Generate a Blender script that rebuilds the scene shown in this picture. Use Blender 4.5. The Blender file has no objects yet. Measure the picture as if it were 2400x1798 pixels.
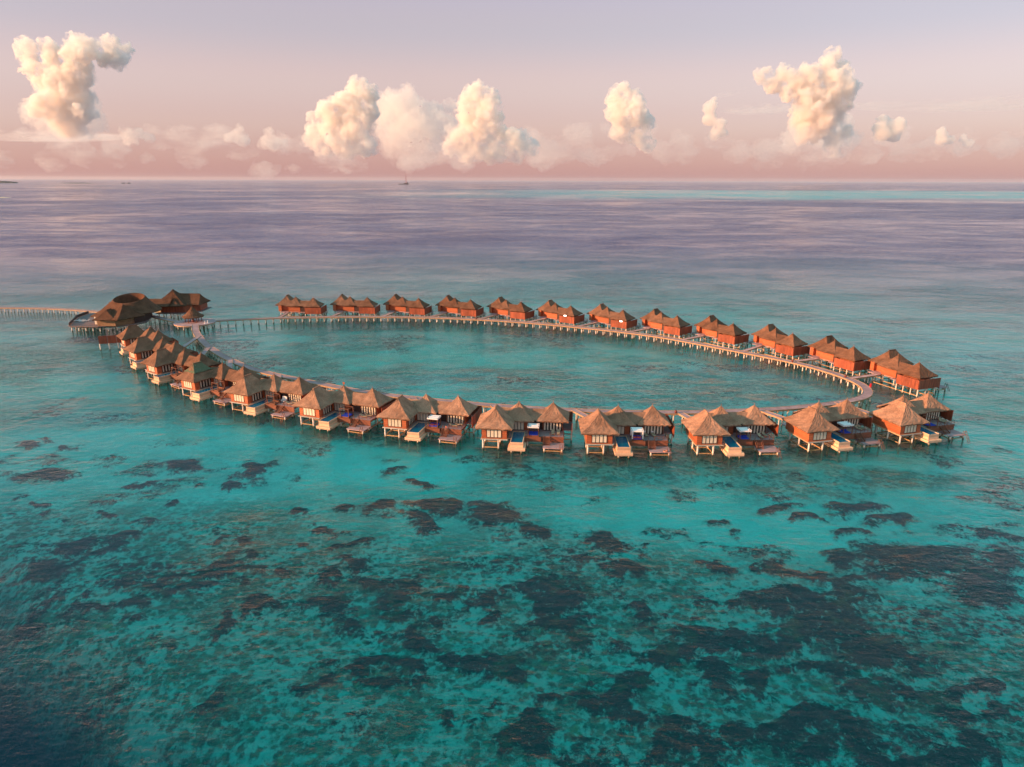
import bpy, math, random
import numpy as np
from mathutils import Vector, noise as mnoise
R = math.radians
random.seed(7)
scene = bpy.context.scene
COL = scene.collection

# ---------------------------------------------------------------- helpers
def tag(o, label=None, cat=None, group=None, kind=None):
    if label: o['label'] = label
    if cat: o['category'] = cat
    if group: o['group'] = group
    if kind: o['kind'] = kind
    return o

def empty(name, loc=(0, 0, 0), rz=0.0):
    o = bpy.data.objects.new(name, None)
    o.empty_display_size = 0.5
    COL.objects.link(o)
    o.location = loc
    o.rotation_euler = (0, 0, rz)
    return o

class MB:
    """collects boxes, bars and sheets into ONE mesh; my=-1 mirrors in Y."""
    def __init__(s, my=1):
        s.v = []; s.f = []; s.my = my
    def add(s, vs, fs):
        n = len(s.v)
        s.v += [(x, y * s.my, z) for x, y, z in vs]
        if s.my < 0: fs = [tuple(reversed(f)) for f in fs]
        s.f += [tuple(i + n for i in f) for f in fs]
        return s
    def box(s, x0, x1, y0, y1, z0, z1):
        vs = [(x0, y0, z0), (x1, y0, z0), (x1, y1, z0), (x0, y1, z0), (x0, y0, z1), (x1, y0, z1), (x1, y1, z1), (x0, y1, z1)]
        return s.add(vs, [(0, 3, 2, 1), (4, 5, 6, 7), (0, 1, 5, 4), (1, 2, 6, 5), (2, 3, 7, 6), (3, 0, 4, 7)])
    def beam(s, p, q, w, h=None):
        h = h or w
        p = Vector(p); q = Vector(q); d = (q - p)
        if d.length < 1e-6: return s
        d.normalize()
        up = Vector((0, 0, 1)) if abs(d.z) < 0.95 else Vector((1, 0, 0))
        a = d.cross(up).normalized() * (w / 2); b = a.cross(d).normalized() * (h / 2)
        vs = [tuple(e + sa * a + sb * b) for e in (p, q) for sa, sb in ((-1, -1), (1, -1), (1, 1), (-1, 1))]
        return s.add(vs, [(0, 1, 2, 3), (7, 6, 5, 4), (0, 4, 5, 1), (1, 5, 6, 2), (2, 6, 7, 3), (3, 7, 4, 0)])
    def cyl(s, x, y, z0, z1, r, n=10, r2=None):
        r2 = r if r2 is None else r2
        vs = [(x + r * math.cos(2 * math.pi * i / n), y + r * math.sin(2 * math.pi * i / n), z0) for i in range(n)]
        vs += [(x + r2 * math.cos(2 * math.pi * i / n), y + r2 * math.sin(2 * math.pi * i / n), z1) for i in range(n)]
        fs = [(i, (i + 1) % n, n + (i + 1) % n, n + i) for i in range(n)]
        return s.add(vs, fs + [tuple(reversed(range(n))), tuple(range(n, 2 * n))])
    def grid(s, P, flip=False):
        h = len(P); w = len(P[0])
        vs = [p for r in P for p in r]
        fs = [(i * w + j, i * w + j + 1, (i + 1) * w + j + 1, (i + 1) * w + j) for i in range(h - 1) for j in range(w - 1)]
        if flip: fs = [tuple(reversed(f)) for f in fs]
        return s.add(vs, fs)
    def build(s, name, mat, parent=None, smooth=False):
        me = bpy.data.meshes.new(name)
        me.from_pydata(s.v, [], s.f)
        me.materials.append(mat)
        if smooth:
            me.polygons.foreach_set('use_smooth', [True] * len(me.polygons))
        me.update()
        o = bpy.data.objects.new(name, me)
        COL.objects.link(o)
        if parent: o.parent = parent
        return o

def kids(o):
    return [c for c in list(bpy.data.objects) if c.parent == o]

def copy_tree(root):
    allk = {}
    for c in bpy.data.objects:
        if c.parent: allk.setdefault(c.parent.name, []).append(c)
    def rec(o, parent):
        c = o.copy(); COL.objects.link(c)
        if parent: c.parent = parent
        for ch in allk.get(o.name, []): rec(ch, c)
        return c
    return rec(root, None)

# ---------------------------------------------------------------- materials
def mat(name):
    m = bpy.data.materials.new(name); m.use_nodes = True
    nt = m.node_tree; nt.nodes.clear()
    return m, nt, nt.nodes, nt.links

def N(nt, t, **kw):
    n = nt.nodes.new(t)
    for k, v in kw.items():
        if k in n.inputs: n.inputs[k].default_value = v
        else: setattr(n, k, v)
    return n

def simple(name, col, rough=0.7, var=0.25, scale=1.5, stretch=(1, 1, 1), col2=None, bump=0.0, spec=0.3, wave=None):
    """procedural paint / wood: noise-varied base colour, optional board lines"""
    m, nt, nd, L = mat(name)
    out = N(nt, 'ShaderNodeOutputMaterial'); b = N(nt, 'ShaderNodeBsdfPrincipled')
    b.inputs['Roughness'].default_value = rough
    b.inputs['Specular IOR Level'].default_value = spec
    tc = N(nt, 'ShaderNodeTexCoord'); mp = N(nt, 'ShaderNodeMapping')
    mp.inputs['Scale'].default_value = stretch
    oi = N(nt, 'ShaderNodeObjectInfo')
    ad = N(nt, 'ShaderNodeVectorMath', operation='ADD')
    L.new(tc.outputs['Object'], mp.inputs['Vector']); L.new(mp.outputs[0], ad.inputs[0]); L.new(oi.outputs['Location'], ad.inputs[1])
    nz = N(nt, 'ShaderNodeTexNoise'); nz.inputs['Scale'].default_value = scale; nz.inputs['Detail'].default_value = 6
    L.new(ad.outputs[0], nz.inputs['Vector'])
    cr = N(nt, 'ShaderNodeValToRGB')
    c2 = col2 or tuple(c * (1 - var) for c in col)
    cr.color_ramp.elements[0].position = 0.3; cr.color_ramp.elements[0].color = (*c2, 1)
    cr.color_ramp.elements[1].position = 0.7; cr.color_ramp.elements[1].color = (*[min(1, c * (1 + var * .4)) for c in col], 1)
    L.new(nz.outputs['Fac'], cr.inputs['Fac'])
    last = cr.outputs['Color']
    if wave:
        ax, sc, dark = wave
        sp = N(nt, 'ShaderNodeSeparateXYZ'); L.new(tc.outputs['Object'], sp.inputs[0])
        if ax == 'XY':
            s = N(nt, 'ShaderNodeMath', operation='ADD'); L.new(sp.outputs[0], s.inputs[0]); L.new(sp.outputs[1], s.inputs[1]); src = s.outputs[0]
        else: src = sp.outputs['XYZ'.index(ax)]
        mu = N(nt, 'ShaderNodeMath', operation='MULTIPLY'); mu.inputs[1].default_value = sc; L.new(src, mu.inputs[0])
        fr = N(nt, 'ShaderNodeMath', operation='FRACT'); L.new(mu.outputs[0], fr.inputs[0])
        lt = N(nt, 'ShaderNodeMath', operation='LESS_THAN'); lt.inputs[1].default_value = 0.16; L.new(fr.outputs[0], lt.inputs[0])
        fl = N(nt, 'ShaderNodeMath', operation='FLOOR'); L.new(mu.outputs[0], fl.inputs[0])
        wn = N(nt, 'ShaderNodeTexWhiteNoise', noise_dimensions='1D'); L.new(fl.outputs[0], wn.inputs['W'])
        mr = N(nt, 'ShaderNodeMapRange'); mr.inputs['To Min'].default_value = 0.78; mr.inputs['To Max'].default_value = 1.12
        L.new(wn.outputs['Value'], mr.inputs['Value'])
        m1 = N(nt, 'ShaderNodeVectorMath', operation='SCALE'); L.new(last, m1.inputs[0]); L.new(mr.outputs[0], m1.inputs['Scale'])
        mx = N(nt, 'ShaderNodeMix', data_type='RGBA'); L.new(lt.outputs[0], mx.inputs['Factor']); L.new(m1.outputs[0], mx.inputs[6])
        mx.inputs[7].default_value = (*[c * dark for c in col], 1)
        last = mx.outputs[2]
    ro = N(nt, 'ShaderNodeMapRange'); ro.inputs['To Min'].default_value = .82; ro.inputs['To Max'].default_value = 1.1; L.new(oi.outputs['Random'], ro.inputs['Value'])
    so_ = N(nt, 'ShaderNodeVectorMath', operation='SCALE'); L.new(last, so_.inputs[0]); L.new(ro.outputs[0], so_.inputs['Scale'])
    L.new(so_.outputs[0], b.inputs['Base Color'])
    if bump:
        bp = N(nt, 'ShaderNodeBump'); bp.inputs['Strength'].default_value = bump; bp.inputs['Distance'].default_value = 0.05
        L.new(nz.outputs['Fac'], bp.inputs['Height']); L.new(bp.outputs[0], b.inputs['Normal'])
    L.new(b.outputs[0], out.inputs['Surface'])
    return m

def thatch_material():
    m, nt, nd, L = mat('thatch')
    out = N(nt, 'ShaderNodeOutputMaterial'); b = N(nt, 'ShaderNodeBsdfPrincipled')
    b.inputs['Roughness'].default_value = 0.95; b.inputs['Specular IOR Level'].default_value = 0.1
    tc = N(nt, 'ShaderNodeTexCoord'); oi = N(nt, 'ShaderNodeObjectInfo')
    ad = N(nt, 'ShaderNodeVectorMath', operation='ADD'); L.new(tc.outputs['Object'], ad.inputs[0]); L.new(oi.outputs['Location'], ad.inputs[1])
    mp = N(nt, 'ShaderNodeMapping'); mp.inputs['Scale'].default_value = (3.5, 3.5, 0.5); L.new(ad.outputs[0], mp.inputs['Vector'])
    n1 = N(nt, 'ShaderNodeTexNoise'); n1.inputs['Scale'].default_value = 1.6; n1.inputs['Detail'].default_value = 8; n1.inputs['Roughness'].default_value = 0.7
    L.new(mp.outputs[0], n1.inputs['Vector'])
    n2 = N(nt, 'ShaderNodeTexNoise'); n2.inputs['Scale'].default_value = 0.45; n2.inputs['Detail'].default_value = 4; L.new(ad.outputs[0], n2.inputs['Vector'])
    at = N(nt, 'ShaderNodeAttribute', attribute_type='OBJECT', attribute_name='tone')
    grey = N(nt, 'ShaderNodeValToRGB'); e = grey.color_ramp.elements
    e[0].position = 0.28; e[0].color = (0.23, 0.105, 0.066, 1); e[1].position = 0.75; e[1].color = (0.62, 0.325, 0.205, 1)
    brn = N(nt, 'ShaderNodeValToRGB'); e = brn.color_ramp.elements
    e[0].position = 0.28; e[0].color = (0.09, 0.040, 0.026, 1); e[1].position = 0.75; e[1].color = (0.25, 0.105, 0.058, 1)
    L.new(n1.outputs['Fac'], grey.inputs['Fac']); L.new(n1.outputs['Fac'], brn.inputs['Fac'])
    mx = N(nt, 'ShaderNodeMix', data_type='RGBA'); L.new(at.outputs['Fac'], mx.inputs['Factor']); L.new(grey.outputs[0], mx.inputs[6]); L.new(brn.outputs[0], mx.inputs[7])
    mr = N(nt, 'ShaderNodeMapRange'); mr.inputs['From Min'].default_value = 0.3; mr.inputs['From Max'].default_value = 0.7; mr.inputs['To Min'].default_value = 0.66; mr.inputs['To Max'].default_value = 1.18
    L.new(n2.outputs['Fac'], mr.inputs['Value'])
    sc = N(nt, 'ShaderNodeVectorMath', operation='SCALE'); L.new(mx.outputs[2], sc.inputs[0]); L.new(mr.outputs[0], sc.inputs['Scale'])
    mr2 = N(nt, 'ShaderNodeMapRange'); mr2.inputs['To Min'].default_value = 0.88; mr2.inputs['To Max'].default_value = 1.1; L.new(oi.outputs['Random'], mr2.inputs['Value'])
    sc2 = N(nt, 'ShaderNodeVectorMath', operation='SCALE'); L.new(sc.outputs[0], sc2.inputs[0]); L.new(mr2.outputs[0], sc2.inputs['Scale'])
    spa_shade = N(nt, 'ShaderNodeMapRange'); spa_shade.inputs['From Min'].default_value = 1; spa_shade.inputs['From Max'].default_value = 2; spa_shade.inputs['To Min'].default_value = 1; spa_shade.inputs['To Max'].default_value = .42; L.new(at.outputs['Fac'], spa_shade.inputs['Value'])  # high tone darkens the spa thatch, shade put into its colour
    sc3 = N(nt, 'ShaderNodeVectorMath', operation='SCALE'); L.new(sc2.outputs[0], sc3.inputs[0]); L.new(spa_shade.outputs[0], sc3.inputs['Scale'])
    L.new(sc3.outputs[0], b.inputs['Base Color'])
    bp = N(nt, 'ShaderNodeBump'); bp.inputs['Strength'].default_value = 0.9; bp.inputs['Distance'].default_value = 0.12
    L.new(n1.outputs['Fac'], bp.inputs['Height']); L.new(bp.outputs[0], b.inputs['Normal'])
    L.new(b.outputs[0], out.inputs['Surface'])
    return m

M = {}
M['thatch'] = thatch_material()
M['wall'] = simple('wall_boards', (0.50, 0.125, 0.048), 0.6, 0.3, 1.2, (1, 1, 6), wave=('Z', 4.0, 0.62))
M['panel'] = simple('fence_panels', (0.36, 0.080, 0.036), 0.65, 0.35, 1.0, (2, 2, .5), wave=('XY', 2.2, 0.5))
M['post'] = simple('pile_paint', (0.82, 0.63, 0.52), 0.6, 0.18, 1.5)
M['brace'] = simple('brace_timber', (0.48, 0.25, 0.11), 0.75, 0.35, 2.0)
M['deck'] = simple('deck_boards', (0.45, 0.26, 0.255), 0.75, 0.25, 0.8, (1, 1, 1), wave=('Y', 3.0, 0.7))
M['walk'] = simple('walkway_boards', (0.47, 0.275, 0.27), 0.75, 0.3, 0.6)
M['spadeck'] = simple('spa_deck_boards', (0.26, 0.17, 0.16), 0.75, 0.25, 0.8, wave=('X', 2.0, 0.7))
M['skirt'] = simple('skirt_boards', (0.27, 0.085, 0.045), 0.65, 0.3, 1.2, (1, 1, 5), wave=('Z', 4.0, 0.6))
M['rail'] = simple('rail_timber', (0.22, 0.075, 0.04), 0.6, 0.3, 2)
M['beam'] = simple('edge_beam', (0.52, 0.29, 0.16), 0.7, 0.3, 2)
M['stone'] = simple('pool_stone', (0.74, 0.43, 0.27), 0.7, 0.15, 2.0, wave=('Z', 2.2, 0.85))
M['cream'] = simple('curtain_cloth', (0.82, 0.66, 0.50), 0.9, 0.12, 3, wave=('XY', 5.0, 0.82))
M['white'] = simple('white_canvas', (0.84, 0.70, 0.66), 0.85, 0.08, 3)
M['blue'] = simple('blue_cushion', (0.03, 0.055, 0.42), 0.9, 0.2, 4)
M['red'] = simple('red_towel', (0.80, 0.12, 0.10), 0.9, 0.2, 4)
M['redpaint'] = simple('red_paint', (0.75, 0.03, 0.04), 0.4, 0.1, 3)
M['khaki'] = simple('lounger_cloth', (0.42, 0.30, 0.20), 0.9, 0.2, 4)
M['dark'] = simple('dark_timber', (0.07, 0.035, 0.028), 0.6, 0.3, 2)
M['urn'] = simple('urn_clay', (0.22, 0.05, 0.035), 0.5, 0.2, 3)
M['net'] = simple('green_net', (0.13, 0.135, 0.075), 0.9, 0.3, 3)
M['hull'] = simple('hull_paint', (0.10, 0.07, 0.07), 0.6, 0.3, 0.1)
M['mast'] = simple('mast_paint', (0.45, 0.10, 0.09), 0.6, 0.2, 0.1)
M['isle'] = simple('island_green', (0.10, 0.09, 0.08), 0.9, 0.4, 0.02)
M['sandm'] = simple('sand_bar', (0.75, 0.60, 0.40), 0.9, 0.1, 0.05)
M['skin'] = simple('skin', (0.45, 0.24, 0.16), 0.6, 0.1, 5)
M['hair'] = simple('hair', (0.03, 0.018, 0.012), 0.6, 0.2, 9)
M['spawall'] = simple('spa_wall', (0.34, 0.17, 0.085), 0.7, 0.3, 1.0, wave=('Z', 3.0, 0.7))
M['rock'] = simple('pale_stone_slab', (0.5, 0.42, 0.36), 0.8, 0.2, 1.0)

def stain_and_fade_piles(m):
    # algae belt; below it a sandy tone paints the piles' fading under water
    nt = m.node_tree; L = nt.links; b = [n for n in nt.nodes if n.type == 'BSDF_PRINCIPLED'][0]
    src = b.inputs['Base Color'].links[0].from_socket
    g = N(nt, 'ShaderNodeNewGeometry'); sp = N(nt, 'ShaderNodeSeparateXYZ'); L.new(g.outputs['Position'], sp.inputs[0])
    nz = N(nt, 'ShaderNodeTexNoise'); nz.inputs['Scale'].default_value = 1.3; L.new(g.outputs['Position'], nz.inputs['Vector'])
    ad = N(nt, 'ShaderNodeMath', operation='MULTIPLY_ADD'); ad.inputs[1].default_value = -.5; L.new(nz.outputs['Fac'], ad.inputs[0]); L.new(sp.outputs[2], ad.inputs[2])
    mr = N(nt, 'ShaderNodeMapRange'); mr.inputs['From Min'].default_value = -.15; mr.inputs['From Max'].default_value = .25; L.new(ad.outputs[0], mr.inputs['Value'])
    mx = N(nt, 'ShaderNodeMix', data_type='RGBA'); L.new(mr.outputs[0], mx.inputs['Factor']); mx.inputs[6].default_value = (.13, .09, .05, 1); L.new(src, mx.inputs[7])
    m3 = N(nt, 'ShaderNodeMapRange'); m3.inputs['From Min'].default_value = -.75; m3.inputs['From Max'].default_value = -.45; L.new(ad.outputs[0], m3.inputs['Value'])
    my = N(nt, 'ShaderNodeMix', data_type='RGBA'); L.new(m3.outputs[0], my.inputs['Factor']); my.inputs[6].default_value = (.42, .38, .26, 1); L.new(mx.outputs[2], my.inputs[7]); L.new(my.outputs[2], b.inputs['Base Color'])
stain_and_fade_piles(M['post'])
def glass(name, col, rough=0.03):
    m, nt, nd, L = mat(name)
    out = N(nt, 'ShaderNodeOutputMaterial'); b = N(nt, 'ShaderNodeBsdfPrincipled')
    b.inputs['Base Color'].default_value = (*col, 1); b.inputs['Roughness'].default_value = rough
    b.inputs['Specular IOR Level'].default_value = 0.7
    nz = N(nt, 'ShaderNodeTexNoise'); nz.inputs['Scale'].default_value = 1.4; nz.inputs['Detail'].default_value = 3
    tc = N(nt, 'ShaderNodeTexCoord'); L.new(tc.outputs['Object'], nz.inputs['Vector'])
    bp = N(nt, 'ShaderNodeBump'); bp.inputs['Strength'].default_value = 0.15; bp.inputs['Distance'].default_value = 0.04
    L.new(nz.outputs['Fac'], bp.inputs['Height']); L.new(bp.outputs[0], b.inputs['Normal'])
    L.new(b.outputs[0], out.inputs['Surface'])
    return m
M['pane'] = glass('window_glass', (0.025, 0.015, 0.014))
M['poolwater'] = glass('pool_water', (0.004, 0.115, 0.20), 0.04)

def glint_mat():  # emission that stands for sun glints off glass
    m, nt, nd, L = mat('glint_glow')
    out = N(nt, 'ShaderNodeOutputMaterial'); e = N(nt, 'ShaderNodeEmission'); e.inputs['Color'].default_value = (1, .86, .7, 1); e.inputs['Strength'].default_value = 6
    L.new(e.outputs[0], out.inputs['Surface']); return m
M['glint'] = glint_mat()

# ---------------------------------------------------------------- thatched roofs
rng = random.Random(3)
def hip_roof(mb, cx, cy, hx, hy, rx, ry, ze, za, t=0.32, n=12):
    """hip roof; (rx,ry) half length of ridge; sagging slopes, shaggy eaves"""
    def ez(k): return rng.uniform(-0.07, 0.07)
    cor = [(-hx, -hy), (hx, -hy), (hx, hy), (-hx, hy)]
    top = [(-rx, -ry), (rx, -ry), (rx, ry), (-rx, ry)]
    eave = {}
    for k in range(4):
        a = cor[k]; b = cor[(k + 1) % 4]; c = top[k]; d = top[(k + 1) % 4]
        rows = []
        for i in range(n + 1):
            u = i / n; row = []
            for j in range(n + 1):
                w = j / n
                px = (a[0] * (1 - w) + b[0] * w) * (1 - u) + (c[0] * (1 - w) + d[0] * w) * u
                py = (a[1] * (1 - w) + b[1] * w) * (1 - u) + (c[1] * (1 - w) + d[1] * w) * u
                z = ze + (za - ze) * (u - 0.10 * math.sin(math.pi * u))
                edge = j in (0, n)
                jit = 0 if edge or i == n else 1
                if i == 0:
                    key = (k if j == 0 else (k + 1) % 4) if edge else None
                    if key is not None: dz = eave.setdefault(key, rng.uniform(-.03, .03) - 0.10)
                    else: dz = rng.uniform(-0.20, 0.06)
                    z += dz
                    if jit: px *= 1 + rng.uniform(-.008, .012); py *= 1 + rng.uniform(-.008, .012)
                else:
                    z += jit * rng.uniform(-0.08, 0.08)
                    if jit: px += rng.uniform(-.03, .03); py += rng.uniform(-.03, .03)
                row.append((cx + px, cy + py, z))
            rows.append(row)
        mb.grid(rows)
        low = [(cx + (x - cx) * 0.955, cy + (y - cy) * 0.955, z - t) for x, y, z in rows[0]]
        mb.grid([low, rows[0]])
    # ridge cap and soffit
    if rx or ry:
        if ry: mb.beam((cx, cy - ry - .1, za + .02), (cx, cy + ry + .1, za + .02), .3, .22)
        else: mb.beam((cx - rx - .1, cy, za + .02), (cx + rx + .1, cy, za + .02), .3, .22)
    s = 0.955; z = ze - t - .06
    mb.add([(cx - hx * s, cy - hy * s, z), (cx + hx * s, cy - hy * s, z), (cx + hx * s, cy + hy * s, z), (cx - hx * s, cy + hy * s, z)], [(3, 2, 1, 0)])
    return mb

def gable_x(mb, x0, x1, cy, hy, ze, za, n=10):
    """saddle roof with ridge along X joining two hip roofs"""
    for sgn in (-1, 1):
        rows = []
        for i in range(n + 1):
            u = i / n
            rows.append([(x0 + (x1 - x0) * j / n, cy + sgn * hy * (1 - u), ze + (za - ze) * (u - .07 * math.sin(math.pi * u)) + (rng.uniform(-.05, .05) if 0 < i < n else 0)) for j in range(n + 1)])
        mb.grid(rows, flip=(sgn > 0))
    mb.add([(x0, cy - hy, ze - .05), (x1, cy - hy, ze - .05), (x1, cy + hy, ze - .05), (x0, cy + hy, ze - .05)], [(3, 2, 1, 0)])
    return mb

WV1, WV2, WV3 = .56, .20, 1.0
HAZE = .000008
ABS = (.65, .009, .009)
SUN = 5.0
EXPO = .74
SKYG = .66
SKYSTOPS = [(0, (.425, .200, .203)), (.035, (.455, .222, .212)), (.075, (.50, .275, .240)), (.125, (.525, .320, .268)), (.19, (.41, .298, .285)), (.3, (.35, .28, .38)), (.55, (.20, .46, .56)), (1, (.13, .57, .62))]
# ---------------------------------------------------------------- water villa
FL = 2.6      # floor height above the water
def window(root, my, x0, x1, y0, y1, z0, z1, face, strips):
    """pane + frame (part) with a curtain sub-part. face: 'x' or 'y' = wall normal axis"""
    w = MB(my)
    w.box(x0, x1, y0, y1, z0, z1)
    pane = w.build('window', M['pane'], root)
    f = MB(my); c = MB(my)
    if face == 'y':
        out = -1
        yo = y0 - 0.035
        k = strips
        for i in range(k + 1):
            x = x0 + (x1 - x0) * i / k
            f.box(x - .05, x + .05, yo - .03, yo + .06, z0 - .05, z1 + .05)
        f.box(x0 - .05, x1 + .05, yo - .035, yo + .055, z1, z1 + .1)
        f.box(x0 - .05, x1 + .05, yo - .035, yo + .055, z0 - .1, z0)
        for i in range(k):
            xa = x0 + (x1 - x0) * (i + .10) / k; xb = x0 + (x1 - x0) * (i + (.90 if k == 4 else .62)) / k
            c.box(xa, xb, yo + .012, yo + .05, z0 + .03, z1 - .03)
    else:
        xo = x1 + 0.035
        k = strips
        for i in range(k + 1):
            y = y0 + (y1 - y0) * i / k
            f.box(xo - .06, xo + .03, y - .05, y + .05, z0 - .05, z1 + .05)
        f.box(xo - .055, xo + .035, y0 - .05, y1 + .05, z1, z1 + .1)
        f.box(xo - .055, xo + .035, y0 - .05, y1 + .05, z0 - .1, z0)
        for i in range(k):
            ya = y0 + (y1 - y0) * (i + .2) / k; yb = y0 + (y1 - y0) * (i + .62) / k
            c.box(xo - .05, xo - .012, ya, yb, z0 + .03, z1 - .03)
    f.build('frame', M['dark'], pane)
    c.build('curtain', M['cream'], pane)
    return pane

def make_villa(my, mid, rgt, main, tone):
    root = empty('water_villa')
    mx, myy = mid; rx, ry = rgt; ax, ay = main
    def roof(name, mb):
        o = mb.build(name, M['thatch'], root); o['tone'] = tone; return o
    # main pavilion roof, mid and right pavilions, two saddle links
    r = roof('roof', hip_roof(MB(my), ax, ay, 4.35, 5.0, 0, 1.35, 5.45, 9.25))
    r = roof('roof', hip_roof(MB(my), mx, myy, 3.9, 3.85, 0, 0, 5.5, 9.0))
    MB(my).cyl(mx, myy, 8.9, 9.55, .09, 8, .03).build('finial', M['thatch'], r)
    r = roof('roof', hip_roof(MB(my), rx, ry, 3.9, 3.85, 0, 0, 5.5, 9.0))
    MB(my).cyl(rx, ry, 8.9, 9.55, .09, 8, .03).build('finial', M['thatch'], r)
    cy = (myy + ry) / 2
    roof('roof_link', gable_x(MB(my), mx + .4, rx - .4, cy, 3.3, 5.5, 7.35))
    roof('roof_link', gable_x(MB(my), ax + .4, mx - .4, myy - .1, 3.3, 5.52, 7.3))
    # walls
    w = MB(my); w.box(ax - 2.9, ax + 2.9, ay - 3.8, ay + 3.8, FL, 5.75); w.build('wall', M['wall'], root)
    w = MB(my); w.box(mx - 2.6, mx + 2.6, myy - 2.2, myy + 2.9, FL, 5.8); w.build('wall', M['wall'], root)
    w = MB(my); w.box(rx - 2.3, rx + 2.4, ry - 2.4, ry + 2.6, FL, 5.8); w.build('wall', M['wall'], root)
    w = MB(my); w.box(ax - 2.9, ax - 1.5, ay + 3.82, ay + 5.0, FL, 5.3); w.build('wall', M['wall'], root)
    # windows toward the ocean (local -Y) and the one facing the pool
    window(root, my, ax - 1.75, ax + 1.65, ay - 3.83, ay - 3.75, FL + .3, FL + 2.45, 'y', 4)
    window(root, my, mx - 1.7, mx + 1.4, myy - 2.23, myy - 2.15, FL + .12, FL + 2.5, 'y', 4)
    window(root, my, rx - 2.1, rx + 2.25, ry - 2.43, ry - 2.35, FL + .12, FL + 2.5, 'y', 6)
    window(root, my, ax + 2.85, ax + 2.93, ay - 2.2, ay + 1.6, FL + .2, FL + 2.45, 'x', 4)
    # recess between mid and right pavilions
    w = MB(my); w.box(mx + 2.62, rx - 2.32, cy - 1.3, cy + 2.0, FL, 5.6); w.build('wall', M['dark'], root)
    # floors
    fl = MB(my); fl.box(ax - 3.1, ax + 3.1, ay - 4.05, ay + 4.0, FL - .28, FL - .02); fl.build('floor_slab', M['beam'], root)
    fl = MB(my); fl.box(ax - 3.15, ax + 3.15, ay - 4.25, ay - 4.051, FL - .2, FL - .0); fl.build('ledge', M['rock'], root)
    poolx0, poolx1, pooly0, pooly1 = mx - 1.15, mx + 1.85, ay - 5.6, ay + 1.5
    dk = MB(my)
    dk.box(ax + 3.16, poolx0, ay - 3.0, myy + 2.9, FL - .22, FL)
    dk.box(poolx0, poolx1, pooly1, myy + 2.9, FL - .22, FL)
    dk.box(poolx1, rx + 2.75, ry - 6.3, ry + 2.6, FL - .22, FL)
    dk.build('deck', M['deck'], root)
    # skirt boards under the deck edge
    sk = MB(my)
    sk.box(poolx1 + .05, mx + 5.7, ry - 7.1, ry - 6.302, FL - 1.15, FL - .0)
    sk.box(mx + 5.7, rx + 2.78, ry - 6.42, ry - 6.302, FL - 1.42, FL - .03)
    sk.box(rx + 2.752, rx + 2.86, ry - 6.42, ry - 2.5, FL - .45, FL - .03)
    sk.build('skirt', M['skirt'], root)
    # pool box with overflow trough
    p = MB(my)
    p.box(poolx0, poolx0 + .18, pooly0, pooly1, 1.25, FL + .03); p.box(poolx1 - .18, poolx1, pooly0, pooly1, 1.25, FL + .03)
    p.box(poolx0 + .18, poolx1 - .18, pooly0, pooly0 + .14, 1.25, FL - .06); p.box(poolx0 + .18, poolx1 - .18, pooly1 - .18, pooly1, 1.25, FL + .03)
    p.box(poolx0 + .18, poolx1 - .18, pooly0 + .14, pooly1 - .18, 1.25, 1.45)
    p.box(poolx0 - .5, poolx1 + .5, pooly0 - .55, pooly0 + 4.4, .62, 1.248)
    po = p.build('pool', M['stone'], root)
    MB(my).box(poolx0 + .181, poolx1 - .181, pooly0 + .141, pooly1 - .181, 1.46, FL - .12).build('pool_water', M['poolwater'], po)
    # lower swimming platform, stair and ladder
    px0, px1, py0, py1 = rx - 1.9, rx + 2.95, ry - 9.95, ry - 6.45
    MB(my).box(px0, px1, py0, py1, .98, 1.16).build('swim_platform', M['deck'], root)
    st = MB(my)
    for i in range(7):
        z = FL - .02 - (i + 1) * 0.19; y = ry - 6.45 - i * .27
        st.box(px0 + .15, px0 + 1.45, y - .29, y, z - .06, z)
    st.beam((px0 + .1, ry - 6.42, FL - .1), (px0 + .1, ry - 8.4, 1.2), .08, .25)
    st.beam((px0 + 1.5, ry - 6.42, FL - .1), (px0 + 1.5, ry - 8.4, 1.2), .08, .25)
    for x in (px0 + .1, px0 + 1.5):
        st.beam((x, ry - 6.42, FL + .85), (x, ry - 8.35, 2.1), .06); st.beam((x, ry - 6.42, FL - .2), (x, ry - 6.42, FL + .88), .07); st.beam((x, ry - 8.35, 1.15), (x, ry - 8.35, 2.13), .07)
    st.build('stair', M['rail'], root)
    ld = MB(my)
    for x in (px1 - .95, px1 - .35):
        ld.beam((x, py0 + .35, 1.15), (x, py0 + .1, 2.15), .07); ld.beam((x, py0 + .1, 2.15), (x + .25, py0 - 1.5, -.5), .08)
    for i in range(7):
        u = .28 + i * .11; q0 = Vector((px1 - .95, py0 + .1, 2.15)).lerp(Vector((px1 - .7, py0 - 1.5, -.5)), u)
        ld.beam(q0, q0 + Vector((.6, 0, 0)), .05)
    ld.build('ladder', M['rail'], root)
    # railing round the deck
    rl = MB(my)
    def rail(p, q):
        n = max(1, int((Vector(q) - Vector(p)).length / 1.0))
        for i in range(n + 1):
            a = Vector(p).lerp(Vector(q), i / n); rl.beam(a, a + Vector((0, 0, .95)), .06)
        for h in (.93, .5): rl.beam(Vector(p) + Vector((0, 0, h)), Vector(q) + Vector((0, 0, h)), .045)
    rail((px0 + 1.55, ry - 6.35, FL), (rx + 2.7, ry - 6.35, FL)); rail((rx + 2.7, ry - 6.35, FL), (rx + 2.7, ry - 2.6, FL))
    rl.build('railing', M['rail'], root)
    rl = MB(my); rail((mx + 2.1, ry - 7.0, FL), (mx + 2.9, ry - 7.0, FL)); rl.build('railing', M['rail'], root)
    rl = MB(my); rail((ax + 3.3, ay - 2.95, FL), (poolx0 - .1, ay - 2.95, FL)); rl.build('railing', M['rail'], root)
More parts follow.
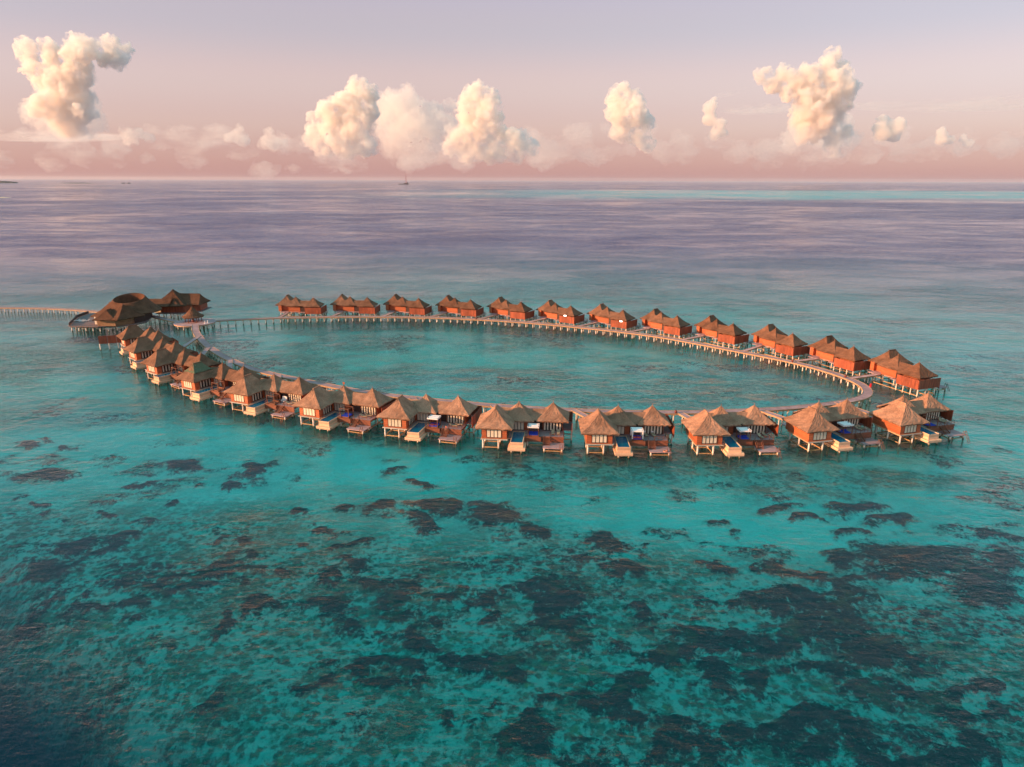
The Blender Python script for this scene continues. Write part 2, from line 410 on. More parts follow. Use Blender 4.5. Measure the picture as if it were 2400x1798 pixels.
    # outdoor bathroom enclosure on the lagoon side, open slats toward the sea
    e0, e1, f1 = rx - 2.6, rx + 4.65, ry + 4.9
    for seg in range(4):
        a = e0 + (e1 - e0) * seg / 4; b = e0 + (e1 - e0) * (seg + 1) / 4
        pn = MB(my); pn.box(a + .04, b - .04, f1 - .05, f1 + .05, FL - .3, 5.12)
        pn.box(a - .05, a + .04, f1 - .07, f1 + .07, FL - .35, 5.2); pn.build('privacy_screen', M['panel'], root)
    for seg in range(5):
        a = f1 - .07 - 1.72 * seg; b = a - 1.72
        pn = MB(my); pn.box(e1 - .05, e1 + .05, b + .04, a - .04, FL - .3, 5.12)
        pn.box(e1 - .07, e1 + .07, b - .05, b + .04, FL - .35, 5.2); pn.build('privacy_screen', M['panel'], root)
    pn = MB(my); pn.box(e0 - .05, e0 + .05, ry + 2.65, f1 - .07, FL - .3, 5.12); pn.build('privacy_screen', M['panel'], root)
    bd = MB(my); bd.box(rx + 2.42, e1 - .06, ry - 1.4, f1 - .06, FL - .24, FL - .04); bd.box(e0 + .06, rx + 2.42, ry + 2.62, f1 - .06, FL - .24, FL - .04); bd.build('bath_floor', M['deck'], root)
    pg = MB(my)
    for i in range(5):
        y = f1 - .6 - i * 1.55; pg.beam((rx + 2.4, y, 4.75), (e1, y, 4.9), .1)
    pg.build('pergola_beam', M['rail'], root)
    # entry deck between main and mid pavilion on the lagoon side
    en = MB(my); en.box(ax - 1.45, mx - 2.61, ay + 4.02, myy + 4.3, FL - .24, FL - .02); en.build('entry_deck', M['walk'], root)
    # piles and braces
    def pile(x, y, zt, r=.17):
        MB(my).cyl(x, y, -3.2, zt, r, 10).build('pile', M['post'], root)
    for x in (ax - 2.6, ax + 1.0):
        for y in (ay - 3.85, ay - .2, ay + 3.4): pile(x, y, FL - .28, .2)
    for x in (mx - 2.2, mx + 2.1):
        for y in (myy - 1.6, myy + 2.6): pile(x, y, FL - .22)
    for x in (rx + 2.3, e1 - .1):
        for y in (ry - 2.2, ry + 1.4, f1 - .2): pile(x, y, FL - .25)
    for x in (e0 + .1, e0 + 2.4): pile(x, f1 - .2, FL - .25)
    pile(mx + 2.6, ry - 6.6, FL - 1.1, .19); pile(rx + 2.4, ry - 5.9, FL - .25)
    for x in (px0 + .35, px1 - .45):
        for y in (py0 + .35, py1 - .4): pile(x, y, .98, .2)
    for x in (poolx0 + .35, poolx1 - .35):
        for y in (pooly0 - .1, pooly0 + 3.7): pile(x, y, .62, .2)
    br = MB(my)
    def rect(x0, x1, ys, z):
        for y in ys: br.beam((x0, y, z), (x1, y, z), .16, .22)
        for x in (x0, x1): br.beam((x, ys[0], z - .01), (x, ys[-1], z - .01), .16, .22)
    rect(ax - 2.6, ax + 1.0, (ay - 3.85, ay - .2, ay + 3.4), .45)
    rect(px0 + .35, px1 - .45, (py0 + .35, py1 - .4), .35)
    rect(mx + 2.6, rx + 2.4, (ry - 6.6, myy + 2.6), .5)
    rect(rx + 2.3, e1 - .1, (ry - 2.2, ry + 1.4, f1 - .2), .5)
    rect(mx - 2.2, rx + 2.3, (myy + 2.6, f1 - .2), .52)
    br.build('brace', M['brace'], root)
    root['tmp'] = 1; del root['tmp']
    return root, dict(poolx1=poolx1, rx=rx, ry=ry, mx=mx, myy=myy, px0=px0, py0=py0, px1=px1, ax=ax, ay=ay, f1=f1)

FRONT = [(100.8, 162.5, 12.0), (77.8, 157.3, 9.2), (53.5, 153.4, -1.1), (29.2, 153.1, -4.9), (5.8, 155.5, -9.0), (-17.3, 161.0, -17.3), (-39.6, 167.8, -23.0), (-61.2, 178.1, -26.5), (-80.2, 189.4, -32.3), (-98.8, 205.0, -37.9), (-113.7, 220.8, -44.3), (-127.5, 238.4, -52.2)]
BACK = [(-94.0, 306.6, -12.8), (-69.8, 307.9, -15.7), (-46.1, 307.0, -25.5), (-22.3, 304.0, -31.0), (0.5, 298.8, -40.5), (21.8, 290.3, -46.0), (42.8, 281.0, -50.0), (62.6, 269.0, -56.5), (80.5, 254.5, -63.6), (96.5, 237.6, -70.0), (108.8, 218.3, -74.5), (118.9, 198.4, -79.5)]
ORD = ['', 'second', 'third', 'fourth', 'fifth', 'sixth', 'seventh', 'eighth', 'ninth', 'tenth', 'eleventh', 'twelfth']

pF, gF = make_villa(1, (-4.1, -0.25), (4.1, .25), (-9.1, -4.8), 0.12)
pB, gB = make_villa(-1, (-4.2, -.8), (4.3, .8), (-8.9, -3.8), 1.0)
frontL = ['grey thatched water villa at the right end of the near row, its daybed frame bare',
 'thatched water villa with white slatted daybed roof, second from the right end of near row',
 'thatched villa with white sagging canopy and orange left wall, third from right, near row',
 'thatched villa with coral towels on its daybed, fourth from right, near row',
 'thatched water villa seen straight on with blue daybed, fifth from right in near row',
 'thatched water villa with a person on its stair, red towel on the blue daybed',
 'grey thatched villa with bare daybed frame and blue mattress, seventh from right, near row',
 'leftmost grey thatched villa, with bare daybed frame, beside the brown ones',
 'brown thatched water villa with green net patch on its roof, left of the grey ones',
 'brown thatched water villa directly left of the one with netted roof',
 'brown thatched water villa second nearest to the long dark screen wall',
 'brown thatched water villa beside the long dark screen wall, nearest the spa']
villasF = []; villasB = []
for i, (x, y, h) in enumerate(FRONT):
    o = pF if i == 0 else copy_tree(pF)
    o.location = (x, y, 0); o.rotation_euler = (0, 0, R(h + 3.5))
    tag(o, frontL[i], 'water villa', 'water villas on stilts around the lagoon')
    villasF.append(o)
for i, (x, y, h) in enumerate(BACK):
    o = pB if i == 0 else copy_tree(pB)
    o.location = (x, y, 0); o.rotation_euler = (0, 0, R(h + 11))
    if i == 0: lab = 'red walled brown thatched water villa at the left end of the far row'
    elif i == 11: lab = 'red walled brown thatched water villa at the right end of the far row'
    elif i == 5: lab = 'red walled villa with bright glint under the eave, sixth from left in far row'
    elif i == 6: lab = 'red walled villa with bright glint on its screen, seventh from left in far row'
    else: lab = 'red walled brown thatched water villa, %s from the left in the far row' % ORD[i]
    tag(o, lab, 'water villa', 'water villas on stilts around the lagoon')
    villasB.append(o)
bpy.context.view_layer.update()
_vt = random.Random(21)
for o in villasF[:8]:
    t0 = _vt.uniform(0, .22)
    for c in kids(o):
        if c.name.startswith('roof'): c['tone'] = t0 + _vt.uniform(0, .15)
for o in villasF[8:] + villasB:
    t0 = _vt.uniform(.7, .95)
    for c in kids(o):
        if c.name.startswith('roof'): c['tone'] = t0 + _vt.uniform(-.1, .1)
def lp(i, x, y, z, back=False):
    L_ = BACK if back else FRONT
    X, Y, h = L_[i]; a = R(h + (11 if back else 3.5))
    return (X + x * math.cos(a) - y * math.sin(a), Y + x * math.sin(a) + y * math.cos(a), z), a
# green repair net on one roof
nb = hip_roof(MB(1), -9.1, -4.8, 2.35, 3.0, 0, 1.3, 7.28, 9.40, .12, 6)
nt_ = nb.build('repair_net', M['net'], villasF[8]); nt_['label'] = 'green net patch over the ridge'

# ---------------------------------------------------------------- daybeds and loungers
def make_daybed(canopy, matt, towel):
    r = empty('daybed')
    for sx in (-1.2, 1.2):
        for sy in (-1.1, 1.1):
            MB().box(sx - .07, sx + .07, sy - .07, sy + .07, 0, 2.35).build('post', M['rail'], r)
    f = MB()
    for sy in (-1.1, 1.1): f.box(-1.27, 1.27, sy - .06, sy + .06, 2.35, 2.47)
    for sx in (-1.2, 1.2): f.box(sx - .06, sx + .06, -1.04, 1.04, 2.351, 2.469)
    f.build('canopy_frame', M['rail'], r)
    b = MB(); b.box(-1.12, 1.12, -1.02, 1.02, 0, .3); b.box(-1.13, 1.13, .85, 1.03, .301, .75); b.build('base', M['rail'], r)
    if matt:
        m = MB(); m.box(-1.08, 1.08, -.98, .83, .302, .48); o = m.build('mattress', M['blue'], r)
        bv = o.modifiers.new('bevel', 'BEVEL'); bv.width = .05; bv.segments = 2
        m = MB(); m.box(-1.0, -.1, .5, .84, .482, .68); m.box(.1, 1.0, .5, .84, .482, .68); m.build('pillow', M['blue'], r)
    if canopy:
        rows = []
        for i in range(7):
            u = i / 6; rows.append([(-1.3 + 2.6 * j / 8, -1.2 + 2.4 * u, 2.52 - .22 * math.sin(math.pi * ((u * 2) % 1)) * (1 if canopy == 2 else .5)) for j in range(9)])
        c = MB(); c.grid(rows)
        rows2 = [[(x, y, z - .03) for x, y, z in rr] for rr in rows]; c.grid(rows2, flip=True)
        c.box(-1.31, 1.31, -1.26, -1.2, 2.2, 2.52); c.box(-1.36, -1.3, -1.2, 1.2, 2.15, 2.52); c.box(1.3, 1.36, -1.2, 1.2, 2.15, 2.52)
        c.build('canopy', M['white'], r)
        if canopy == 3:
            for sx in (-1, 1):
                for sy in (-1, 1):
                    q = MB(); q.cyl(sx * 1.2, sy * 1.1, .5, 2.2, .13, 8, .2); q.build('curtain', M['white'], r)
    if towel:
        t = MB(); t.box(-.95, -.06, -.75, .45, .49, .55); t.box(.06, .95, -.75, .45, .49, .55) if towel == 2 else t.box(.0, .6, -.3, .45, .49, .54)
        t.build('towel', M['red'], r)
    return r

dayspec = {0: (0, 1, 0, 'daybed with bare dark frame and blue mattress on the right end villa of near row'),
 1: (1, 1, 0, 'daybed with flat white slatted roof, on the second villa from right in near row'),
 2: (2, 1, 0, 'daybed with sagging white canopy over blue mattress, on the third villa from right'),
 3: (3, 1, 2, 'daybed with white curtains and two coral red towels on blue mattress'),
 4: (2, 1, 0, 'daybed with white canopy above dark blue mattress, on the villa seen straight on'),
 5: (1, 1, 1, 'daybed with white canopy and one small red towel, beside the person on the stair'),
 6: (0, 1, 0, 'bare timber daybed frame with bright blue mattress, on seventh villa from right'),
 7: (0, 0, 0, 'empty bare timber daybed frame beside the pool of the leftmost grey villa'),
 8: (0, 0, 0, 'empty bare timber daybed frame on the villa with green roof net'),
 9: (0, 0, 0, 'empty bare timber daybed frame on brown villa left of the netted roof')}
for i, (c, m_, t, lab) in dayspec.items():
    d = make_daybed(c, m_, t)
    loc, a = lp(i, gF['poolx1'] + 2.05, gF['ry'] - 5.75, FL); d.location = loc; d.rotation_euler = (0, 0, a)
    tag(d, lab, 'daybed', 'daybeds on the villa decks')

def make_lounger(mt):
    r = empty('sun_lounger')
    MB().box(-.36, .36, -1.0, .25, .28, .4).build('seat', mt, r)
    b = MB(); b.beam((0, .25, .36), (0, .95, .78), .72, .1); b.build('backrest', mt, r)
    for sx in (-.3, .3):
        for sy in (-.9, .4): MB().box(sx - .03, sx + .03, sy - .03, sy + .03, 0, .28).build('leg', M['rail'], r)
    return r
lsrc = make_lounger(M['khaki'])
lspec = [(0, 5.0, -4.2, 20, 'tan sun lounger on the deck of the right end villa, nearer the stair'), (0, 6.0, -3.4, 20, 'tan sun lounger on the deck of the right end villa, nearer the screen'),
 (1, 4.8, -4.1, 25, 'left sun lounger of the pair on second villa from right in near row'), (1, 5.9, -3.6, 25, 'right sun lounger of the pair on second villa from right in near row'),
 (2, 4.2, -4.8, 15, 'sun lounger with tan cloth near the stair rail, third villa from right'), (2, 5.6, -3.7, 15, 'sun lounger set back by the windows, third villa from right'),
 (3, 2.2, -3.2, 12, 'left lounger with white headrest behind the red towel daybed'), (3, 4.0, -3.2, 12, 'right lounger with white headrest behind the red towel daybed'),
 (4, 4.3, -4.2, 0, 'left tan lounger on the deck of the villa seen straight on'), (4, 5.6, -4.1, 0, 'right tan lounger on the deck of the villa seen straight on'),
 (5, 4.3, -4.4, 90, 'tan lounger lying sideways on the deck beside the seated person'), (5, 5.3, -3.3, 90, 'tan lounger nearer the windows on the villa with seated person'),
 (6, 4.0, -4.4, 90, 'front lounger on the deck right of the bright blue daybed'), (6, 4.9, -3.4, 90, 'rear lounger on the deck right of the bright blue daybed'),
 (7, 4.2, -4.6, 90, 'front lounger on the deck of the leftmost grey villa'), (7, 4.9, -3.4, 90, 'rear lounger on the deck of the leftmost grey villa')]
for k, (i, x, y, r_, lab) in enumerate(lspec):
    d = lsrc if k == 0 else copy_tree(lsrc)
    loc, a = lp(i, x, y, FL); d.location = loc; d.rotation_euler = (0, 0, a + R(r_))
    tag(d, lab, 'sun lounger', 'sun loungers on the villa decks')
    if i == 3:
        h = MB(); h.beam((0, .62, .64), (0, .97, .85), .6, .08); h.build('headrest', M['white'], d)
# white folded parasol-back armchair on the leftmost grey villa
ch = empty('armchair'); loc, a = lp(7, 1.2, -3.4, FL); ch.location = loc; ch.rotation_euler = (0, 0, a)
MB().box(-.75, .75, -.6, .5, .25, .5).build('seat', M['white'], ch)
b = MB(); b.beam((0, .45, .45), (0, .75, 1.35), 1.5, .2); b.build('backrest', M['white'], ch)
for sx in (-.65, .65):
    for sy in (-.5, .4): MB().box(sx - .04, sx + .04, sy - .04, sy + .04, 0, .25).build('leg', M['rail'], ch)
tag(ch, 'white cushioned garden armchair on the leftmost grey villa deck', 'armchair')
# life ring left on a platform
lr = MB(); ns, nr = 20, 8
vs = [((.42 + .11 * math.cos(2 * math.pi * j / nr)) * math.cos(2 * math.pi * i / ns), (.42 + .11 * math.cos(2 * math.pi * j / nr)) * math.sin(2 * math.pi * i / ns), .11 + .11 * math.sin(2 * math.pi * j / nr)) for i in range(ns) for j in range(nr)]
lr.add(vs, [(i * nr + j, ((i + 1) % ns) * nr + j, ((i + 1) % ns) * nr + (j + 1) % nr, i * nr + (j + 1) % nr) for i in range(ns) for j in range(nr)])
M['ring'] = simple('ring_foam', (0.8, .30, .18), .6, .15, 4)
o = lr.build('life_ring', M['ring'], smooth=True); loc, a = lp(3, 5.8, -9.3, 1.16); o.location = loc
tag(o, 'orange life ring lying on the low platform below the red towel daybed', 'life ring')
# glowing blocks added as sun glints off glass on two far villas
for i, (x, y, z) in ((5, (4.6, -5.9, 5.35)), (6, (6.4, -5.9, 5.15))):
    w = empty('sun_glint'); loc, a = lp(i, x, y, z, True); w.location = loc; w.rotation_euler = (0, 0, a)
    MB().box(-.5, .5, -.12, .12, -.16, .2).build('glint_block', M['glint'], w); MB().box(-.55, .55, .12, .2, -.2, .25).build('glint_backing', M['dark'], w)
    tag(w, 'added white sun glint on the bathroom screen of the %s far villa from left' % ('sixth' if i == 5 else 'seventh'), 'glint')
# ---------------------------------------------------------------- boardwalk round the lagoon
WALK = [(-131.5, 278.5), (-130.3, 275.7), (-124.9, 263.8), (-115.2, 247.8), (-105.7, 234.2), (-95.3, 221.8), (-86.9, 213.2), (-79.7, 207.0), (-70.5, 201.0), (-59.2, 194.6), (-46.5, 187.2), (-33.5, 181.5), (-21, 177.7), (-8.0, 173.9), (4, 171.4), (16.1, 169.5), (30, 168.1), (44.2, 168.0), (56.5, 169.0), (68.8, 170.8), (77.5, 172.8), (86.6, 175.6), (94.3, 178.9), (99.3, 182.4), (102.3, 187.0), (103.6, 192.1), (103.5, 197.0), (102.0, 203.5), (99.0, 211), (94.1, 219.3), (87.3, 227.2), (80.1, 234.6), (72.8, 242.4), (65.3, 250.3), (56.3, 258.4), (45.5, 265.6), (33.0, 272.4), (16.5, 280.6), (-3.6, 288.0), (-20.5, 292.4), (-36.0, 294.9), (-50.0, 295.8), (-64.9, 296.0), (-78.0, 295.5), (-91.4, 294.3), (-104.0, 292.3), (-117.5, 289.0), (-126.0, 286.0)]
def chaikin(P, k=2):
    for _ in range(k):
        Q = [P[0]]
        for a, b in zip(P[:-1], P[1:]):
            Q += [(a[0] * .75 + b[0] * .25, a[1] * .75 + b[1] * .25), (a[0] * .25 + b[0] * .75, a[1] * .25 + b[1] * .75)]
        P = Q + [P[-1]]
    return P
def resample(P, step):
    out = [Vector(P[0])]; acc = 0; cur = Vector(P[0])
    for b in P[1:]:
        b = Vector(b)
        while (b - cur).length + acc >= step:
            d = (b - cur); t = (step - acc) / d.length; cur = cur + d * t; out.append(cur.copy()); acc = 0
        acc += (b - cur).length; cur = b
    return out
ZW = 2.2
def walkway(root, P, width, zt, zt2=None, step=.62, prefix='deck'):
    """planks laid across a path, two edge beams"""
    S = resample(P, step); n = len(S); dk = MB(); eb = MB()
    zt2 = zt if zt2 is None else zt2
    T = []
    for i in range(n):
        a = S[max(0, i - 1)]; b = S[min(n - 1, i + 1)]; t = (b - a).normalized(); T.append((t, Vector((-t.y, t.x))))
    for i in range(n - 1):
        z = zt + (zt2 - zt) * i / max(1, n - 1)
        a, b = S[i], S[i + 1]; na, nb_ = T[i][1], T[i + 1][1]; w = width / 2
        g = .02; a2 = a.lerp(b, g); b2 = a.lerp(b, 1 - g)
        zz = z + rng.uniform(-.012, .012)
        top = [a2 - na * w, b2 - nb_ * w, b2 + nb_ * w, a2 + na * w]
        vs = [(p.x, p.y, zz - .07) for p in top] + [(p.x, p.y, zz) for p in top]
        dk.add(vs, [(0, 3, 2, 1), (4, 5, 6, 7), (0, 1, 5, 4), (1, 2, 6, 5), (2, 3, 7, 6), (3, 0, 4, 7)])
        if i % 3 == 0:
            j = min(n - 1, i + 3)
            for s_ in (-1, 1):
                p = S[i] + T[i][1] * s_ * (w - .12); q = S[j] + T[j][1] * s_ * (w - .12)
                z2 = zt + (zt2 - zt) * j / max(1, n - 1)
                eb.beam((p.x, p.y, z - .24), (q.x, q.y, z2 - .24), .14, .3)
                p = S[i] + T[i][1] * s_ * (w + .0); q = S[j] + T[j][1] * s_ * (w + .0)
                eb.beam((p.x, p.y, z + .02), (q.x, q.y, z2 + .02), .1, .12)
    dk.build(prefix, M['walk'], root); eb.build('edge_beam', M['beam'], root)
    return S, T
bw = empty('boardwalk', (0, 0, 0))
tag(bw, 'long curved boardwalk on white piles ringing the lagoon', 'boardwalk')
S, T = walkway(bw, chaikin(WALK), 2.5, ZW)
cap = MB(); cand = []
for i in range(3, len(S) - 2, 5):
    for s_ in (-1, 1):
        p = S[i] + T[i][1] * s_ * .95
        cand.append((p.x, p.y, s_))
    a = S[i] - T[i][1] * 1.5; b = S[i] + T[i][1] * 1.5
    MB().beam((a.x, a.y, ZW - .5), (b.x, b.y, ZW - .5), .22, .24).build('crossbeam', M['beam'], bw)
vis = [c for c in cand if c[2] > 0 and (c[1] > 215 or c[0] > 92)]
vis.sort(key=lambda c: math.hypot(c[0], c[1])); vis = vis[:100]
vs_ = set((c[0], c[1]) for c in vis)
for c in vis: MB().cyl(c[0], c[1], -3.2, ZW - .62, .2, 10).build('pile', M['post'], bw)
rest = MB()
for c in cand:
    if (c[0], c[1]) not in vs_: rest.cyl(c[0], c[1], -3.2, ZW - .62, .18, 8)
o = rest.build('pile', M['post'], bw); o['kind'] = 'stuff'

# bridges from the boardwalk to each villa
def bridge(p0, p1, z1, lab):
    r = empty('access_bridge', (0, 0, 0))
    P = [p0, p1]
    S_, T_ = walkway(r, P, 1.7, ZW + .03, z1)
    L_ = (Vector(p1) - Vector(p0)).length; n = max(2, int(L_ / 3.2))
    t = T_[0][1]
    rl = MB()
    for i in range(1, n + 1):
        c = Vector(p0).lerp(Vector(p1), (i - .3) / n)
        for s_ in (-1, 1):
            q = c + t * s_ * .62; MB().cyl(q.x, q.y, -3.2, ZW - .28, .15, 8).build('pile', M['post'], r)
    tag(r, lab, 'footbridge', 'footbridges linking villas to the boardwalk')
    return r
BST = [(-101.6, 294.1), (-79.4, 296.2), (-56.9, 296.8), (-36.0, 295.7), (-14.0, 291.6), (7.3, 285.2), (27.4, 276.7), (46.7, 265.9), (64.4, 252.3), (81.6, 234.5), (94.2, 220.6), (103.4, 200.4)]
for i in range(12):
    e, a = lp(i, -6.9, -2.5, 0, True)
    lab = 'footbridge to the far row villa, %s from left' % (ORD[i] if i else 'first')
    bridge(BST[i], e[:2], FL - .05, lab)
FST = {0: (88.5, 176.8), 1: (65.6, 169.6), 2: (43.6, 168.0), 3: (16.1, 169.9), 4: (-5, 173.5), 5: (-27.5, 179.8), 6: (-49, 188.4), 7: (-72, 202), 8: (-94.6, 221.5), 9: (-109.0, 238.5), 10: (-120.2, 255.8)}
for i, p in FST.items():
    e, a = lp(i, -6.6, 3.6, 0)
    lab = 'footbridge behind the %s near villa from the right' % (ORD[i] if i else 'first')
    bridge(p, e[:2], FL - .05, lab)

# clay urns standing where bridges leave the walkway, and the red fire box on the bend
def urn(x, y, lab):
    m = MB(); prof = [(.12, 0), (.22, .05), (.34, .3), (.36, .5), (.25, .74), (.15, .84), (.2, .92), (.16, .95)]
    for (r0, z0), (r1, z1) in zip(prof[:-1], prof[1:]): m.cyl(0, 0, z0, z1, r0, 14, r1)
    o = m.build('urn', M['urn']); o.location = (x, y, ZW); tag(o, lab, 'urn', 'clay urns on the boardwalk')
urn(42.4, 167.2, 'dark red clay urn on boardwalk behind the third near villa from right')
urn(64.2, 168.9, 'dark red clay urn on boardwalk behind the second near villa from right')
urn(93.2, 219.6, 'clay urn where the eleventh far villa bridge leaves the boardwalk')
urn(102.2, 201.2, 'clay urn where the rightmost far villa bridge leaves the boardwalk')
urn(-15.6, 290.4, 'clay urn where the fifth far villa bridge leaves the boardwalk')
fb = empty('fire_box', (104.55, 190.6, ZW))
MB().box(-.17, .17, -.2, .2, .15, 1.15).build('cabinet', M['redpaint'], fb); MB().box(-.2, .2, -.23, .23, 1.151, 1.22).build('lid', M['redpaint'], fb); MB().cyl(0, 0, 0, .15, .07, 8).build('stand', M['dark'], fb)
tag(fb, 'bright red fire hose cabinet on the outer edge of the boardwalk bend', 'fire cabinet')
bp_ = MB(); bp_.beam((0, 0, 0), (0, 0, 1.7), .1); bp_.box(-.35, .35, -.05, .05, 1.1, 1.7); o = bp_.build('sign_board', M['wall']); o.location = (-48.6, 188.9, ZW); o.rotation_euler = (0, 0, -.4)
tag(o, 'small orange notice board on a post beside the near boardwalk', 'sign')
buoy = bpy.data.meshes.new('buoy'); 
import bmesh
bm = bmesh.new(); bmesh.ops.create_icosphere(bm, subdivisions=3, radius=.75); bm.to_mesh(buoy); bm.free(); buoy.materials.append(M['ring'])
o = bpy.data.objects.new('buoy', buoy); COL.objects.link(o); o.location = (18.3, 283.5, .35); tag(o, 'round pink buoy floating under the sixth far villa', 'buoy')

# ---------------------------------------------------------------- round jetty platform with gazebo
PC = (-133.6, 282.8)
pf = empty('round_jetty', (PC[0], PC[1], 0)); tag(pf, 'round timber jetty platform carrying the conical gazebo', 'jetty')
m = MB(); m.cyl(0, 0, ZW - .1, ZW + .03, 8.3, 48); m.build('deck', M['walk'], pf)
m = MB(); m.cyl(0, 0, ZW - .5, ZW - .101, 8.15, 48); m.build('rim_beam', M['beam'], pf)
for k in range(14):
    a = 2 * math.pi * k / 14; MB().cyl(7.3 * math.cos(a), 7.3 * math.sin(a), -3.2, ZW - .5, .22, 10).build('pile', M['post'], pf)
for k in range(6):
    a = 2 * math.pi * k / 6; MB().cyl(3.6 * math.cos(a), 3.6 * math.sin(a), -3.2, ZW - .5, .22, 10).build('pile', M['post'], pf)
gz = empty('gazebo', (-134.4, 283.4, ZW + .03)); tag(gz, 'open gazebo with conical thatched roof on the round jetty', 'gazebo')
m = MB(); n = 28
def cone(mb, r0, z0, r1, z1, rows=10, jit=.06):
    P = []
    for i in range(rows + 1):
        u = i / rows; r = r0 * (1 - u) + r1 * u; z = z0 + (z1 - z0) * (u - .12 * math.sin(math.pi * u))
        row = [((r + rng.uniform(-jit, jit)) * math.cos(2 * math.pi * j / n), (r + rng.uniform(-jit, jit)) * math.sin(2 * math.pi * j / n), z + rng.uniform(-jit, jit)) for j in range(n)]
        row.append(row[0]); P.append(row)
    mb.grid(P)
    low = [(x * .95, y * .95, z - .3) for x, y, z in P[0]]; mb.grid([low, P[0]])
cone(m, 4.4, 2.35, .08, 6.6); m.cyl(0, 0, 2.0, 2.08, 4.1, 28); o = m.build('roof', M['thatch'], gz); o['tone'] = 1.0
MB().cyl(0, 0, 6.4, 7.6, .12, 8, .04).build('finial', M['dark'], o)
for k in range(6):
    a = 2 * math.pi * k / 6 + .3; MB().cyl(3.2 * math.cos(a), 3.2 * math.sin(a), 0, 2.1, .16, 10).build('post', M['rail'], gz)
m = MB(); prof = [(.25, 0), (.5, .2), (.6, .7), (.45, 1.2), (.2, 1.4)]
for (r0, z0), (r1, z1) in zip(prof[:-1], prof[1:]): m.cyl(0, 0, z0, z1, r0, 14, r1)
o = m.build('urn', M['urn']); o.location = (-134.2, 282.6, ZW + .03); tag(o, 'large dark urn standing under the gazebo roof', 'urn')
for k, (x, y, lab) in enumerate([(-128.0, 279.8, 'left'), (-127.2, 280.6, 'right')]):
    m = MB(); m.cyl(0, 0, 0, .15, .5, 12, .35); m.cyl(0, 0, .15, .95, .16, 10); m.cyl(0, 0, .951, 1.1, .3, 12, .22); o = m.build('lamp_bollard', M['white']); o.location = (x, y, ZW + .03)
    tag(o, '%s white bollard light on the front right rim of the round jetty' % lab, 'bollard', 'bollard lights on the round jetty')

# ---------------------------------------------------------------- walkways to the spa and off to the left
r = empty('spa_walkway', (0, 0, 0)); tag(r, 'curved timber walkway from the round jetty to the spa', 'walkway')
S2, T2 = walkway(r, chaikin([(-141.2, 284.0), (-147, 287.6), (-153.0, 291.7), (-157.5, 295.4), (-162, 297.6), (-166, 298)]), 2.6, ZW)
for i in range(3, len(S2) - 2, 6):
    for s_ in (-1, 1):
        p = S2[i] + T2[i][1] * s_ * .95; MB().cyl(p.x, p.y, -3.2, ZW - .38, .18, 8).build('pile', M['post'], r)
r = empty('island_walkway', (0, 0, 0)); tag(r, 'straight sunlit walkway on piles running off to the left behind the spa', 'walkway')
S2, T2 = walkway(r, [(-186, 305.4), (-201.5, 310.4), (-214.8, 313.4), (-227.2, 314.7), (-245, 315.4), (-285, 316)], 2.4, ZW)
for i in range(3, len(S2) - 2, 5):
    for s_ in (-1, 1):
        p = S2[i] + T2[i][1] * s_ * .9; MB().cyl(p.x, p.y, -3.4, ZW - .38, .2, 8).build('pile', M['post'], r)

# dark screen wall standing in the water beside the leftmost villa
sw = empty('screen_wall', (0, 0, 0)); tag(sw, 'long dark red timber screen wall on piles beside the leftmost brown villa', 'screen wall')
pA, pB_ = Vector((-150.2, 241.9)), Vector((-139.2, 245.9))
for i in range(4):
    a = pA.lerp(pB_, i / 4); b = pA.lerp(pB_, (i + 1) / 4 - .012); MB().beam((a.x, a.y, 3.75), (b.x, b.y, 3.75), .12, 2.9).build('panel', M['panel'], sw)
    MB().cyl(a.x + .2, a.y, -3.2, 2.35, .2, 10).build('pile', M['post'], sw)

# ---------------------------------------------------------------- spa buildings
def spa_piece(root, pts, z0, z1, m_, name):
    mb = MB(); n = len(pts)
    mb.add([(x, y, z0) for x, y in pts] + [(x, y, z1) for x, y in pts], [tuple(reversed(range(n))), tuple(range(n, 2 * n))] + [(i, (i + 1) % n, n + (i + 1) % n, n + i) for i in range(n)])
    return mb.build(name, m_, root)
def rot_roof(root, x, y, rz, *a, fn=None, **k):
    mb = MB(); (fn or hip_roof)(mb, 0, 0, *a, **k)
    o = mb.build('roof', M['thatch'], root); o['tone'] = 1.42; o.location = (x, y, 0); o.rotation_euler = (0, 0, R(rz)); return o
sp = empty('spa_pavilion', (0, 0, 0)); tag(sp, 'large thatched spa pavilion on the left with bowl shaped roof opening', 'spa building')
spa_piece(sp, [(-180.6, 272.6), (-168, 271.6), (-156.0, 276.0), (-153.5, 283), (-160, 300), (-176, 306), (-188.5, 300), (-187.6, 290.0)], ZW, ZW + .3, M['spadeck'], 'deck')
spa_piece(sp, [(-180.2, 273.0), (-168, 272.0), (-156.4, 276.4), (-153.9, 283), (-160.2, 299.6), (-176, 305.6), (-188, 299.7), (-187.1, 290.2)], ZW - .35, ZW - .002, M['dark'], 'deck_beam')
m = MB()
for a, b in (((-180.4, 272.9), (-187.4, 290.0)), ((-187.4, 290.0), (-188.2, 299.5))): m.beam((a[0], a[1], ZW + .95), (b[0], b[1], ZW + .95), .15, 1.1)
m.build('parapet', M['dark'], sp)
m = MB()
for i in range(12):
    p = Vector((-180.3, 272.8)).lerp(Vector((-169.5, 272.0)), i / 11); m.beam((p.x, p.y, ZW + .3), (p.x, p.y, ZW + 1.2), .06)
m.beam((-180.3, 272.8, ZW + 1.2), (-169.5, 272.0, ZW + 1.2), .06); m.build('railing', M['rail'], sp)
spa_piece(sp, [(-168.6, 272.6), (-161.2, 272.6), (-161.2, 279), (-168.6, 279)], ZW + .3, 6.0, M['spawall'], 'wall')
